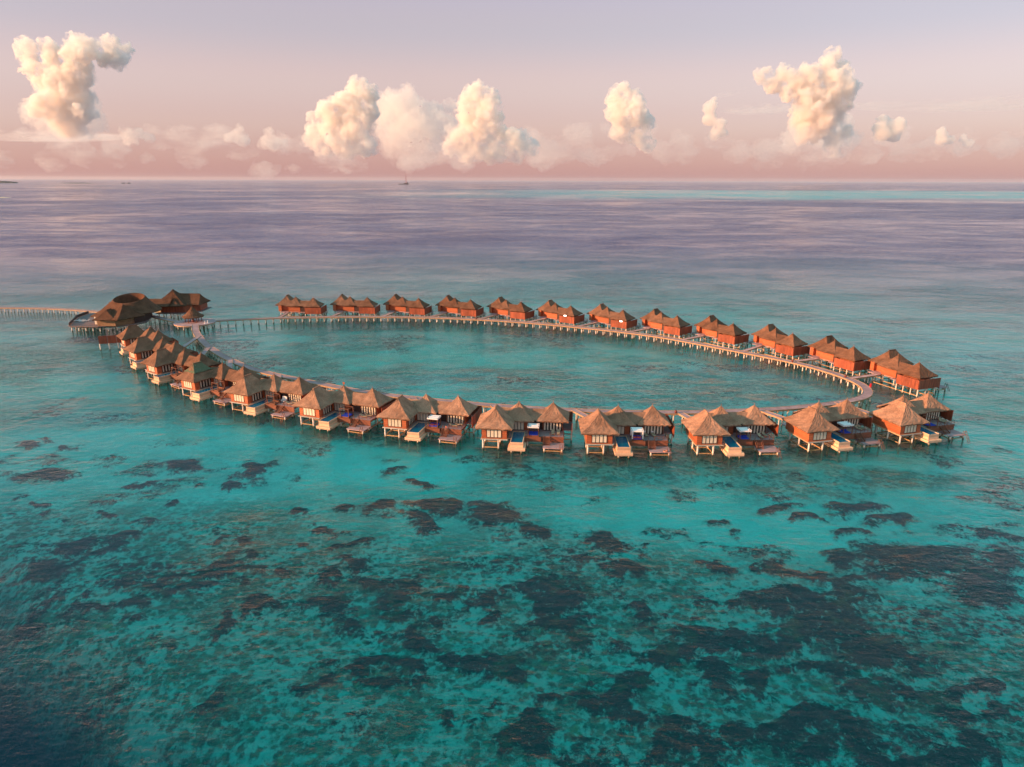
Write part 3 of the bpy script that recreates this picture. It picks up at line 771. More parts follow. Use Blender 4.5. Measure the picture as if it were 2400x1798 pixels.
spa_piece(sp, [(-161.1, 273.0), (-157.0, 276.6), (-157.0, 284), (-161.1, 284)], ZW + .3, 6.0, M['spawall'], 'wall')
spa_piece(sp, [(-171.6, 276), (-168.7, 276), (-168.7, 290), (-171.6, 290)], ZW + .3, 5.6, M['cream'], 'wall')
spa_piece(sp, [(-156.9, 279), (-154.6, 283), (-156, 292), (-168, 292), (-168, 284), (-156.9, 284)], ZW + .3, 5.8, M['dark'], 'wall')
rot_roof(sp, -164.6, 275.2, 0, 4.9, 4.4, 0, 1.6, 5.4, 8.9)
rot_roof(sp, -163.4, 279.2, -27, 8.8, 6.4, 4.2, 0, 5.6, 10.8)
# bowl: outer skirt and sunken inner dish, tilted toward the front
mb = MB(); n = 40; P = []
cx, cy = -163.6, 289.5
def bowl_ring(r, z, tilt, off=(0, 0)):
    return [(cx + off[0] + r * 1.12 * math.cos(2 * math.pi * j / n), cy + off[1] + r * math.sin(2 * math.pi * j / n), z + tilt * math.sin(2 * math.pi * j / n)) for j in range(n + 1)]
mb.grid([bowl_ring(11.0, 5.9, 0), bowl_ring(9.2, 7.2, .3), bowl_ring(7.4, 9.0, .7), bowl_ring(5.9, 10.9, 1.2), bowl_ring(5.5, 11.2, 1.3), bowl_ring(5.3, 10.6, 1.2), bowl_ring(4.9, 7.6, .3), bowl_ring(.05, 7.2, 0)])
mb.grid([bowl_ring(10.6, 5.5, 0), bowl_ring(11.0, 5.9, 0)])
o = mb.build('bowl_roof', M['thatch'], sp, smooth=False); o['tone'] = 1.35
for x, y in [(-180.0, 273.8), (-177.0, 273.6), (-174.0, 273.4), (-171.0, 273.2), (-168.0, 273.0), (-165.0, 273.6), (-162.0, 274.6), (-159.2, 275.8)]:
    for q in range(3): MB().cyl(x - .3 * q, y + 3.2 * q, -3.4, ZW - .35, .24, 8).build('pile', M['post'], sp)
sp2 = empty('spa_wing', (0, 0, 0)); tag(sp2, 'right spa wing with peaked thatched roofs behind the gazebo', 'spa building')
spa_piece(sp2, [(-159, 300.5), (-147, 300.5), (-140.5, 306), (-141, 317), (-158, 318)], ZW, ZW + .35, M['spadeck'], 'deck')
spa_piece(sp2, [(-157.5, 302.4), (-147.2, 302.2), (-147.2, 312), (-157.5, 312)], ZW + .35, 6.2, M['panel'], 'wall')
spa_piece(sp2, [(-147.1, 302.8), (-141.6, 307), (-142.4, 316), (-147.1, 316)], ZW + .35, 6.2, M['panel'], 'wall')
rot_roof(sp2, -152.2, 303.9, 0, 4.6, 3.9, 0, 0, 5.9, 9.0)
rot_roof(sp2, -153.6, 308.0, 0, 8.0, 6.9, 0, .6, 5.9, 11.9)
rot_roof(sp2, -147.6, 309.4, -4, 7.4, 5.6, 5.6, 0, 5.95, 9.9)
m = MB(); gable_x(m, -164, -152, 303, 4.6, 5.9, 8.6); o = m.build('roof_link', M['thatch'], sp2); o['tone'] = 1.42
spa_piece(sp2, [(-165.5, 303), (-157.6, 303), (-157.6, 309), (-165.5, 309)], ZW + .1, 5.7, M['cream'], 'wall')
MB().cyl(-143.2, 309, 10.2, 12.4, .1, 8, .03).build('finial', M['dark'], sp2)
for x in (-158, -154.8, -151.6, -148.4, -145.2):
    for q in range(2): MB().cyl(x, 301.4 + 4 * q, -3.4, ZW, .24, 8).build('pile', M['post'], sp2)
for k in range(4):
    d = copy_tree(lsrc); d.location = (-183.0 + 1.5 * k, 282.5 - .6 * k + (k % 2) * .8, ZW + .3); d.rotation_euler = (0, 0, R(-70)); d.scale = (1.3, 1.3, 1.0)
    tag(d, 'pale sun lounger on the open deck left of the spa, %s from the parapet' % ('first', 'second', 'third', 'fourth')[k], 'sun lounger', 'sun loungers on the spa deck')
    for c in kids(d):
        if not c.name.startswith('leg'):
            c.material_slots[0].link = 'OBJECT'; c.material_slots[0].material = M['white']
bt = empty('moored_boat', (-189.5, 303.0, 0), R(14)); m = MB()
L1 = [(-3.6, 0), (-2.6, .85), (1.5, .95), (3.8, .5), (3.9, -.5), (1.5, -.95), (-2.6, -.85)]; n = len(L1)
m.add([(x * .9, y * .7, -.25) for x, y in L1] + [(x, y, .75 + .12 * abs(x) * .3) for x, y in L1] + [(x * .9, y * .75, .35) for x, y in L1], [tuple(reversed(range(n)))] + [(i, (i + 1) % n, n + (i + 1) % n, n + i) for i in range(n)] + [(n + i, n + (i + 1) % n, 2 * n + (i + 1) % n, 2 * n + i) for i in range(n)] + [tuple(range(2 * n, 3 * n))])
m.build('hull', M['brace'], bt); MB().box(-.4, .4, -.66, .66, .5, .58).build('thwart', M['rail'], bt); tag(bt, 'small wooden boat moored under the left walkway by the spa', 'boat')

# ---------------------------------------------------------------- far ship and islets
sh = empty('crane_ship', (-1385, 9050, 0), R(0)); sh.scale = (.9, .9, .85); tag(sh, 'dark low barge with tall red mast far out near the horizon', 'ship')
m = MB(); Hs = [(-72, -10), (-60, -13), (62, -13), (74, 0), (62, 13), (-60, 13), (-72, 10)]; n = len(Hs)
m.add([(x * .94, y * .8, -4) for x, y in Hs] + [(x, y, 9) for x, y in Hs], [tuple(reversed(range(n))), tuple(range(n, 2 * n))] + [(i, (i + 1) % n, n + (i + 1) % n, n + i) for i in range(n)])
m.build('hull', M['hull'], sh)
m = MB(); m.box(2, 44, -8, 8, 9, 20); m.box(46, 64, -9, 9, 9, 24); m.box(50, 60, -7, 7, 24.01, 30); m.build('deckhouse', M['hull'], sh)
m = MB()
for sx in (-5, 5):
    for sy in (-5, 5): m.beam((34 + sx, sy, 9), (34 + sx * .5, sy * .5, 120), 2.2)
for k in range(9): z = 18 + k * 12; m.box(34 - 5, 34 + 5, -5, 5, z, z + 1.6)
m.beam((34, 0, 118), (34, 0, 165), 2.0); m.build('mast', M['mast'], sh)
def islet(name, loc, L_, W_, hgt, tops, mt, lab, cat='island'):
    mb = MB(); n = 40; rows = []
    for i in range(n + 1):
        u = i / n; x = -L_ / 2 + L_ * u; e = math.sin(math.pi * u) ** .4
        hh = hgt * e * (0.75 + .5 * rng.random() * tops)
        rows.append([(x, -W_ / 2 * e, -2), (x, -W_ / 3 * e, hh), (x, W_ / 3 * e, hh), (x, W_ / 2 * e, -2)])
    mb.grid(rows, flip=True)
    o = mb.build(name, mt); o.location = loc; tag(o, lab, cat)
islet('islet', (-6750, 9300, 0), 560, 200, 22, 1, M['isle'], 'long wooded islet at the far left edge of the horizon')
islet('islet', (-5700, 9300, 0), 400, 160, 9, .2, M['isle'], 'thin flat islet on the horizon, second from the left edge')
islet('islet', (-5095, 9300, 0), 48, 60, 9, .4, M['isle'], 'tiny islet on the horizon, left one of the close pair')
islet('islet', (-5020, 9300, 0), 48, 60, 9, .4, M['isle'], 'tiny islet on the horizon, right one of the close pair')
islet('sand_bar', (-1720, 2290, 0), 190, 30, 2.6, .3, M['sandm'], 'golden sand bar at the left edge below the horizon', 'sand bar')
bt2 = MB(); bt2.box(-9, 9, -3, 3, -.5, 2.4); bt2.box(-3, 5, -2, 2, 2.4, 5); o = bt2.build('motor_boat', M['hull']); o.location = (-1414, 3420, 0); o.rotation_euler = (0, 0, .4); o.scale = (.5, .5, .5); tag(o, 'tiny dark boat alone on the open sea at left', 'boat')

# ---------------------------------------------------------------- the seated person
def skin_chain(name, verts, edges, radii, m_, parent=None, sub=2, loc=(0, 0, 0), rz=0):
    me = bpy.data.meshes.new(name); me.from_pydata(verts, edges, []); me.materials.append(m_)
    o = bpy.data.objects.new(name, me); COL.objects.link(o)
    o.modifiers.new('skin', 'SKIN')
    sv = me.skin_vertices[0].data if me.skin_vertices else None
    if sv is None:
        bm = bmesh.new(); bm.from_mesh(me); bm.verts.layers.skin.verify(); bm.to_mesh(me); bm.free(); sv = me.skin_vertices[0].data
    for i, r_ in enumerate(radii): sv[i].radius = (r_, r_)
    sv[0].use_root = True
    s_ = o.modifiers.new('sub', 'SUBSURF'); s_.levels = sub; s_.render_levels = sub
    o.location = loc; o.rotation_euler = (0, 0, rz)
    if parent: o.parent = parent; o.location = loc
    return o
loc, a = lp(5, gF['px0'] + .85, gF['ry'] - 6.5, FL - .02)
V = [(0, .05, .12), (0, .04, .32), (0, 0, .52), (0, -.02, .62), (0, -.03, .72), (0, -.05, .82),
     (.19, 0, .50), (.26, -.12, .28), (.16, -.36, .22), (-.19, 0, .50), (-.26, -.12, .28), (-.16, -.36, .22),
     (.11, .0, .10), (.13, -.42, .14), (.12, -.5, -.27), (.12, -.62, -.32), (-.11, 0, .10), (-.13, -.42, .14), (-.12, -.5, -.27), (-.12, -.62, -.32)]
E_ = [(0, 1), (1, 2), (2, 3), (3, 4), (4, 5), (2, 6), (6, 7), (7, 8), (2, 9), (9, 10), (10, 11), (0, 12), (12, 13), (13, 14), (14, 15), (0, 16), (16, 17), (17, 18), (18, 19)]
Rr = [.14, .12, .14, .055, .095, .08, .06, .045, .035, .06, .045, .035, .09, .065, .045, .035, .09, .065, .045, .035]
pr = skin_chain('person', V, E_, Rr, M['skin'], loc=loc, rz=a)
tag(pr, 'person in a red top sitting at the head of the villa stair', 'person')
hd = MB(); 
bm = bmesh.new(); bmesh.ops.create_icosphere(bm, subdivisions=3, radius=.115, matrix=__import__('mathutils').Matrix.Translation((0, .0, .83)))
for v in bm.verts:
    if v.co.y < -.03 and v.co.z < .86: v.co.y += .08
me = bpy.data.meshes.new('hair'); bm.to_mesh(me); bm.free(); me.materials.append(M['hair']); o = bpy.data.objects.new('hair', me); COL.objects.link(o); o.parent = pr
for nm, vv, ee, rr_ in (('top', [(0, .05, .2), (0, .04, .36), (0, 0, .5), (.19, 0, .5), (.245, -.07, .38), (-.19, 0, .5), (-.245, -.07, .38)], [(0, 1), (1, 2), (2, 3), (3, 4), (2, 5), (5, 6)], [.15, .135, .15, .075, .065, .075, .065]),):
    t_ = skin_chain(nm, vv, ee, rr_, M['red'], parent=pr)
# ---------------------------------------------------------------- seabed with coral reef
REEF = [(3.1,113.8,3.4,0,-0.1,-3.6),(17.3,108.4,3.3,0,-0.3,-2.5),(11.5,102.5,2.7,0,-0.2,-2.2),(19.9,101.4,3.9,0,-0.3,-2),(23.3,105.2,1,0,-0.1,-0.8),(59.3,105.8,2.8,0,-0.8,-1.7),(56.9,99.1,1.5,0,-0.6,-1.3),(62.2,99.9,3.5,0,-0.9,-1.8),(70.5,104.3,10,0.1,-2.6,-4.6),(75.9,98.5,7.6,0,-3.2,-4.9),(84.7,102.9,3.2,0,-2.6,-3.8),(76.1,93.2,5.5,0,-2.6,-3.8),(48,99.8,4.2,0,-0.6,-1.6),(50.3,96.3,3.4,0,-0.6,-1.5),(52,92.8,3.6,0,-0.7,-1.6),(42.5,112.3,2.5,0,-0.5,-1.6),(33.6,100.4,2.7,0,-0.3,-1.1),(30.9,103.3,0.8,0,-0.2,-0.6),(42.5,100.5,1.2,0,-0.3,-0.9),(5.4,91.6,6.1,0,-0.1,-3.1),(6.9,85.8,5.1,0,-0.2,-3),(10.2,81.6,2.3,0,-0.2,-2),(22.7,90.5,1.4,0,-0.6,-2.7),(24.5,87.6,1.2,0,-0.3,-1.1),(20.6,88.7,1,0,-0.2,-0.9),(18.4,85.8,1,0,-0.1,-0.8),(1.9,94.1,2.2,0,-0,-1.6),(32.4,92.4,2.2,0,-0.5,-1.9),(37.6,91.8,3.6,0,-0.8,-2.5),(44.8,91.8,3.9,0,-1.3,-3.1),(48.5,88.3,4.9,0,-1.3,-2.9),(40.1,88.8,5.2,0,-0.9,-2.3),(25.7,82.7,5.9,0,-0.7,-2.6),(20.3,79.1,3.2,0,-0.5,-2.2),(26.3,75.4,4,0,-0.8,-2.9),(35.8,81.7,5.5,0,-1.1,-3.1),(43.4,84.3,4.7,0,-1.1,-2.7),(49.8,83.8,4,0,-1.6,-3.2),(50.5,78.8,5.4,0,-1.4,-2.6),(33.1,74.1,2.4,0,-0.6,-1.7),(42.3,74.6,5.1,0,-1,-2.2),(50.2,72.5,5.9,0,-1,-1.9),(59.6,73.4,2.4,0,-1,-1.5),(53.9,68.9,5.7,0,-1.3,-2.1),(61.5,69.7,1.7,0,-0.8,-1.2),(34.7,66.9,5.3,0,-1.1,-2.6),(24.7,65.8,4.6,0,-0.8,-2.9),(15,73.6,3,0,-0.3,-2.2),(15.6,68.4,2.8,0,-0.4,-2.3),(11.7,71.1,3.5,0,-0.2,-1.4),(4.4,70.3,1.7,0,-0.1,-1.4),(1,76.7,2.5,0,-0,-2.3),(2,64.6,2.4,0,-0.1,-2.5),(18.3,61.7,6,0,-0.5,-2.3),(41.1,65.9,4.9,0,-1.2,-2.5),(53.2,63.5,6.1,0,-1.3,-2),(44.3,61.8,4.7,0,-1.3,-2.3),(35.2,61.7,3.9,0,-0.8,-1.8),(7.8,60.3,3.8,0,-0.2,-1.6),(55.8,61.2,2.3,0,-1.6,-2.3),(67,123.8,5.6,0,-1.5,-3.1),(73,117.9,4,0,-1,-1.9),(52.3,121.7,2.7,0,-0.6,-1.5),(37.2,117.7,2.7,0,-0.5,-1.7),(63.7,112.4,3.8,0,-0.8,-1.6),(88.1,110.9,3.8,0,-1.5,-2.1),(57.5,117.8,2.7,0,-0.5,-1.1),(-73.1,141.3,5.7,0,1.6,-3.4),(-57.7,140.2,3.6,0,1.2,-3.3),(-77.8,133.3,2.5,0,0.8,-1.6),(-60.6,131.1,1.7,0,0.6,-1.4),(-105,137.9,5.6,0,1.8,-2.7),(-123.4,157.5,2.8,0,2,-2.8),(-119.3,160.8,2.3,0,1.1,-1.6),(-70,124.4,1.6,0,0.6,-1.2),(-77.2,119.9,1.3,0,0.7,-1.2),(-70.9,115.6,2.2,0,1.1,-2),(-93.2,121.7,1.8,0,0.8,-1.2),(-41.3,120.1,2.2,0,0.4,-1.4),(-32.1,124.7,2.8,0,0.4,-1.6),(-25.9,124.2,2.8,0,0.4,-2.1),(-28.5,141,2.1,0,0.3,-1.6),(-20.8,134.3,2.5,0,0.2,-1.8),(-14.9,116.4,3.5,0,0.3,-2.4),(-14.3,123.3,5.1,0,0.3,-2.5),(-3.6,120.3,4.1,0,0.1,-4.9),(-32.8,112.7,2.1,0,0.3,-1.2),(-26.9,109.3,1.7,0,0.2,-1),(-35.6,106.4,1.6,0,0.4,-1.4),(-54.2,109.2,1.7,0,0.6,-1.5),(-48.5,107.2,3.3,0,0.9,-2.2),(-43.1,102.5,2.3,0,0.3,-1),(-49.7,101.4,3.1,0,0.9,-2.2),(-51.6,98.5,3.8,0,0.9,-2.1),(-44.4,98.6,2.3,0,0.5,-1.3),(-36.6,97.9,1.9,0,0.5,-1.7),(-25.2,103,3.5,0,0.4,-1.9),(-30.5,98,2.6,0,0.5,-2.1),(-23.1,96.6,3.4,0,0.5,-2.2),(-15.9,96,3,0,0.4,-2.8),(-11.2,92.8,3.2,0,0.2,-1.6),(-18.3,92.1,3.2,0,0.4,-2.2),(-5.6,90.3,2.5,0,0.1,-2.3),(-29.2,90.2,3.7,0,0.7,-2.7),(-24.1,85.1,2.7,0,0.5,-2.1),(-36.9,89,3.1,0,0.7,-2.1),(-41.7,84.5,3,0,0.7,-1.6),(-12.5,83,2.4,0,0.3,-2.6),(-16.1,87.4,1.2,0,0.2,-1.3),(-5.7,85.7,1.7,0,0.1,-1.5),(-45.8,93.9,2.2,0,0.5,-1.2),(-53.1,93.8,2.9,0,0.8,-1.7),(-60.6,97.8,3,0,0.9,-1.8),(-78.5,102,7.4,0,2.2,-3.3),(-76.6,108.6,6.2,0,1.5,-2.5),(-68.8,104.3,2.8,0,1,-1.7),(-79.4,97.7,4.5,0,1.8,-2.6),(-23.5,78.5,1.9,0,0.3,-1.1),(-17.7,77.5,3.1,0,0.3,-1.4),(-15.8,73.9,2.7,0,0.3,-1.5),(-22.8,74.3,1.8,0,0.3,-1.2),(-27.1,72.6,2.7,0,0.3,-1.1),(-6.8,77.6,3.1,0,0.1,-2),(-1.5,75.8,2.4,0,0,-2),(-8.4,68.3,1.7,0,0.1,-1.1),(-3.9,68.3,1.4,0,0.1,-1.1),(-35.3,70.9,2,0,0.4,-0.9),(-72.2,88.2,4.1,0,1,-1.5),(-63.6,91.3,3.9,0,0.8,-1.3),(-86.5,116.9,1.3,0,0.5,-0.7),(-109.9,156,2.3,0,0.8,-1.2),(-64.6,174.5,3.7,0,0.6,-1.9),(-57.2,91.3,3.5,0,0.8,-1.5)]
_rs = np.random.RandomState(11)
_tab = _rs.rand(256, 256)
def vnoise(x, y):
    xi = np.floor(x).astype(int); yi = np.floor(y).astype(int); xf = x - xi; yf = y - yi
    u = xf * xf * (3 - 2 * xf); v = yf * yf * (3 - 2 * yf)
    a = _tab[xi % 256, yi % 256]; b = _tab[(xi + 1) % 256, yi % 256]; c = _tab[xi % 256, (yi + 1) % 256]; d = _tab[(xi + 1) % 256, (yi + 1) % 256]
    return (a * (1 - u) + b * u) * (1 - v) + (c * (1 - u) + d * u) * v
def fbm(x, y, o=4):
    s = 0; a = .5
    for k in range(o): s = s + a * vnoise(x * 2 ** k + 17.3 * k, y * 2 ** k + 5.1 * k); a *= .5
    return s / (1 - .5 ** o)
def sstep(a, b, x):
    t = np.clip((x - a) / (b - a), 0, 1); return t * t * (3 - 2 * t)
def axis(lo, hi, step, far_lo, far_hi):
    mid = list(np.arange(lo, hi + .01, step)); L_ = []; s = step; v = lo
    while v > far_lo: s *= 1.22; v -= s; L_.append(max(v, far_lo))
    U = []; s = step; v = hi
    while v < far_hi: s *= 1.22; v += s; U.append(min(v, far_hi))
    return np.array(L_[::-1] + mid + U)
xs = axis(-150, 150, .8, -58000, 58000); ys = axis(46, 330, .8, -3000, 58000)
X, Y = np.meshgrid(xs, ys)
wx = X + 6.5 * (fbm(X * .16, Y * .16, 3) - .5) * 2; wy = Y + 5.0 * (fbm(X * .16 + 40, Y * .16 + 9, 3) - .5) * 2
dark = np.zeros_like(X)
for cx_, cy_, ax_, ay_, bx_, by_ in REEF:
    det = ax_ * by_ - bx_ * ay_
    dx = wx - cx_; dy = wy - cy_
    u = (dx * by_ - dy * bx_) / det; v = (dy * ax_ - dx * ay_) / det
    dark = np.maximum(dark, 1 - np.sqrt(u * u + v * v) / 1.9)
dark = np.clip(dark, 0, 1)
# faint patches elsewhere: inside the lagoon, left and right flats
gen = fbm(X * .045 + 3, Y * .06 + 8, 4)
dark = np.maximum(dark, .41 * sstep(.50, .70, fbm(X * .11 + 61, Y * .15 + 3, 4)) * sstep(172, 150, Y))
dark = np.maximum(dark, .40 * sstep(.50, .72, gen) * sstep(150, 185, Y) * sstep(420, 330, Y))
dark = np.maximum(dark, .50 * sstep(.50, .66, fbm(X * .09 + 31, Y * .12 + 2, 4)) * sstep(-30, -60, X) * sstep(140, 90, Y))
rub = sstep(122, 96, Y + .18 * X + 12 * (fbm(X * .05, Y * .05, 3) - .5) * 2) 
rub = np.maximum(rub, sstep(-28, -55, X - .25 * (Y - 90)) * sstep(135, 112, Y))
rub = rub * .95
nearv = sstep(124, 140, Y + .1 * X + 14 * (fbm(X * .07 + 5, Y * .07, 3) - .5)) * sstep(182, 168, Y - .0022 * X * X) * sstep(-75, -40, X) * sstep(120, 95, X)
rub = np.maximum(rub, .5 * sstep(.12, .42, dark) * sstep(175, 160, Y))
rub = np.maximum(rub, .6 * sstep(.38, .64, fbm(X * .03 + 9, Y * .045 + 4, 5)) * sstep(160, 185, Y))
rub = np.maximum(rub, .20 * sstep(170, 140, Y) * sstep(.42, .6, fbm(X * .035 + 7, Y * .05, 4)))
rub = np.maximum(rub, .8 * nearv * sstep(.38, .62, fbm(X * .06 + 77, Y * .08, 4)))
Z = -2.45 + .55 * (fbm(X * .03, Y * .03, 3) - .5) + .5 * sstep(.3, .6, dark) + .25 * rub
s_ = (-X) * .8 - (Y - 58) * 1.1 - 16 + 10 * (fbm(X * .06, Y * .06, 3) - .5)
Z -= 16 * sstep(0, 30, s_) * (Y < 140)
Z -= 1.2 * sstep(165, 185, Y)
Z -= 1.5 * sstep(-60, -140, X) * sstep(110, 160, Y)
Z -= 3.2 * sstep(330, 430, Y + .12 * np.abs(X)) + 9 * sstep(430, 760, Y) + 14 * sstep(900, 1600, Y)
Z -= 10 * sstep(260, 700, np.abs(X)) * (Y < 900)
reef = np.exp(-(((X - 2300) / 2600) ** 2) ** 1.5 - (((Y - 3500 - .25 * (X - 2000)) / 900) ** 2) ** 1.5)
Z = Z * (1 - reef) - 1.3 * reef
Z = np.maximum(Z, -34)
h, w_ = X.shape
co = np.stack([X, Y, Z], -1).reshape(-1, 3)
idx = np.arange(h * w_).reshape(h, w_)
q = np.stack([idx[:-1, :-1], idx[:-1, 1:], idx[1:, 1:], idx[1:, :-1]], -1).reshape(-1, 4)
me = bpy.data.meshes.new('seabed')
me.vertices.add(len(co)); me.vertices.foreach_set('co', co.ravel().astype(np.float32))
me.loops.add(q.size); me.loops.foreach_set('vertex_index', q.ravel().astype(np.int32))
me.polygons.add(len(q)); me.polygons.foreach_set('loop_start', (np.arange(len(q)) * 4).astype(np.int32)); me.polygons.foreach_set('loop_total', np.full(len(q), 4, np.int32))
me.polygons.foreach_set('use_smooth', np.ones(len(q), bool))
deep = np.clip((-Z - 3.5) / 9, 0, 1) * (Y < 200)
for nm, arr in (('coral', dark), ('rubble', rub), ('deep', deep)):
    at_ = me.attributes.new(nm, 'FLOAT', 'POINT'); at_.data.foreach_set('value', arr.ravel().astype(np.float32))
me.update(); me.validate()
seabed = bpy.data.objects.new('seabed', me); COL.objects.link(seabed); seabed['kind'] = 'structure'

m, nt, nd, L = mat('reef_seabed')
out = N(nt, 'ShaderNodeOutputMaterial'); b = N(nt, 'ShaderNodeBsdfDiffuse')
tc = N(nt, 'ShaderNodeTexCoord')
def noise_(scale, detail=6, rough=.6, vec=None, dist=0):
    n_ = N(nt, 'ShaderNodeTexNoise'); n_.inputs['Scale'].default_value = scale; n_.inputs['Detail'].default_value = detail; n_.inputs['Roughness'].default_value = rough; n_.inputs['Distortion'].default_value = dist
    L.new(vec or tc.outputs['Object'], n_.inputs['Vector']); return n_
def math_(op, a, b_=None, c=None):
    n_ = N(nt, 'ShaderNodeMath', operation=op)
    for i, v in enumerate((a, b_, c)):
        if v is None: continue
        if isinstance(v, (int, float)): n_.inputs[i].default_value = v
        else: L.new(v, n_.inputs[i])
    return n_.outputs[0]
def rng_(v, a, b_, c=0, d=1, smooth=True):
    n_ = N(nt, 'ShaderNodeMapRange'); n_.interpolation_type = 'SMOOTHSTEP' if smooth else 'LINEAR'
    L.new(v, n_.inputs['Value']); n_.inputs['From Min'].default_value = a; n_.inputs['From Max'].default_value = b_; n_.inputs['To Min'].default_value = c; n_.inputs['To Max'].default_value = d
    return n_.outputs[0]
def mixc(f, a, b_):
    n_ = N(nt, 'ShaderNodeMix', data_type='RGBA')
    if isinstance(f, float): n_.inputs['Factor'].default_value = f
    else: L.new(f, n_.inputs['Factor'])
    for i, v in ((6, a), (7, b_)):
        if isinstance(v, tuple): n_.inputs[i].default_value = (*v, 1)
        else: L.new(v, n_.inputs[i])
    return n_.outputs[2]
ac = N(nt, 'ShaderNodeAttribute', attribute_name='coral'); ar = N(nt, 'ShaderNodeAttribute', attribute_name='rubble')
nA = noise_(.55, 8, .72, dist=.4).outputs['Fac']; nB = noise_(2.2, 8, .75).outputs['Fac']; nC = noise_(.12, 5, .6).outputs['Fac']; nD = noise_(.9, 6, .7).outputs['Fac']
vor = N(nt, 'ShaderNodeTexVoronoi'); vor.inputs['Scale'].default_value = .9; vor.inputs['Randomness'].default_value = 1
L.new(tc.outputs['Object'], vor.inputs['Vector'])
vr = rng_(vor.outputs['Distance'], .0, .75, 1, 0)
# coral mask: field + noise
cm = math_('ADD', ac.outputs['Fac'], math_('MULTIPLY', math_('SUBTRACT', nA, .5), 1.5))
cm = math_('ADD', cm, math_('MULTIPLY', math_('SUBTRACT', nB, .5), .7))
cmask = math_('MULTIPLY', rng_(cm, .27, .58), rng_(math_('ADD', nB, math_('MULTIPLY', nD, .6)), .50, .80, .62, 1))
# rubble mosaic: knobbly heads on pale sand
rm = math_('ADD', math_('MULTIPLY', math_('SUBTRACT', nA, .5), 1.1), math_('MULTIPLY', math_('SUBTRACT', nB, .5), .9))
rm = math_('ADD', rm, math_('MULTIPLY', vr, .35)); rm = math_('ADD', rm, math_('MULTIPLY', math_('SUBTRACT', nC, .5), 1.0))
rm = math_('MULTIPLY', rng_(rm, -.12, .20), ar.outputs['Fac'])
sand = mixc(rng_(nC, .35, .65), (.95, .92, .78), (.84, .82, .68))
sand = mixc(rng_(nB, .4, .75, 0, .35), sand, (.45, .45, .36))
sand = mixc(math_('MULTIPLY', ar.outputs['Fac'], .55), sand, (.36, .40, .30))
rubc = mixc(rng_(nD, .35, .65), (.07, .085, .06), (.24, .26, .17))
rubc = mixc(rng_(noise_(.35, 4).outputs['Fac'], .58, .72), rubc, (.36, .27, .11))
corc = mixc(rng_(nB, .3, .7), (.016, .010, .012), (.075, .048, .040))
corc = mixc(rng_(noise_(.28, 5).outputs['Fac'], .52, .68), corc, (.12, .085, .045))
c = mixc(rm, sand, rubc); c = mixc(cmask, c, corc)
ad_ = N(nt, 'ShaderNodeAttribute', attribute_name='deep'); c = mixc(ad_.outputs['Fac'], c, (.004, .022, .060))
L.new(c, b.inputs['Color'])
bp = N(nt, 'ShaderNodeBump'); bp.inputs['Strength'].default_value = .8; bp.inputs['Distance'].default_value = .5; L.new(cm, bp.inputs['Height']); L.new(bp.outputs[0], b.inputs['Normal'])
L.new(b.outputs[0], out.inputs['Surface'])
seabed.data.materials.append(m)

# ---------------------------------------------------------------- the sea: one closed body of water
xs2 = [-59000, 59000]; 
sea = MB(); sea.box(-59000, 59000, -3500, 59000, -40, 0)
m, nt, nd, L = mat('sea_water')
out = N(nt, 'ShaderNodeOutputMaterial'); tc = N(nt, 'ShaderNodeTexCoord')
spw = N(nt, 'ShaderNodeSeparateXYZ'); L.new(tc.outputs['Object'], spw.inputs[0])
def mapped(sc, rot=0):
    mp = N(nt, 'ShaderNodeMapping'); mp.inputs['Scale'].default_value = sc; mp.inputs['Rotation'].default_value = (0, 0, rot); L.new(tc.outputs['Object'], mp.inputs['Vector']); return mp.outputs[0]
w1 = noise_(.42, 3, .5, mapped((1, 1.9, 1), .15), .25).outputs['Fac']      # wavelets of two metres
w2 = noise_(1.9, 4, .6, mapped((1, 1.5, 1), -.3), .3).outputs['Fac']       # short ripples
w3 = noise_(.10, 4, .55, mapped((1, 1.6, 1), .3), .5).outputs['Fac']        # low swell
hgt = math_('ADD', math_('MULTIPLY', w1, WV1), math_('MULTIPLY', w2, WV2)); w4 = noise_(.028, 4, .6, mapped((1, 1.5, 1), -.12), .6).outputs['Fac']
hgt = math_('ADD', hgt, math_('MULTIPLY', w3, rng_(spw.outputs[1], 90, 210, WV3, 2.6))); hgt = math_('ADD', hgt, math_('MULTIPLY', w4, rng_(spw.outputs[1], 200, 700, .5, 5.0)))
sl1 = noise_(.014, 5, .65, mapped((.7, 1.3, 1), .05), 1.0).outputs['Fac']; sl2 = noise_(.0016, 7, .68, mapped((.8, 1.1, 1), -.08), .8).outputs['Fac']
slick = rng_(math_('ADD', math_('MULTIPLY', sl1, .4), math_('MULTIPLY', sl2, .6)), .40, .60, .25, 1.45)
bp = N(nt, 'ShaderNodeBump'); bp.inputs['Distance'].default_value = 1.0; L.new(hgt, bp.inputs['Height']); L.new(slick, bp.inputs['Strength'])
gl = N(nt, 'ShaderNodeBsdfGlossy'); gl.inputs['Roughness'].default_value = .09; gl.inputs['Color'].default_value = (1, 1, 1, 1); L.new(bp.outputs[0], gl.inputs['Normal'])
rt = N(nt, 'ShaderNodeBsdfTransparent'); rd_ = N(nt, 'ShaderNodeBsdfDiffuse')
spw = N(nt, 'ShaderNodeSeparateXYZ'); L.new(tc.outputs['Object'], spw.inputs[0])
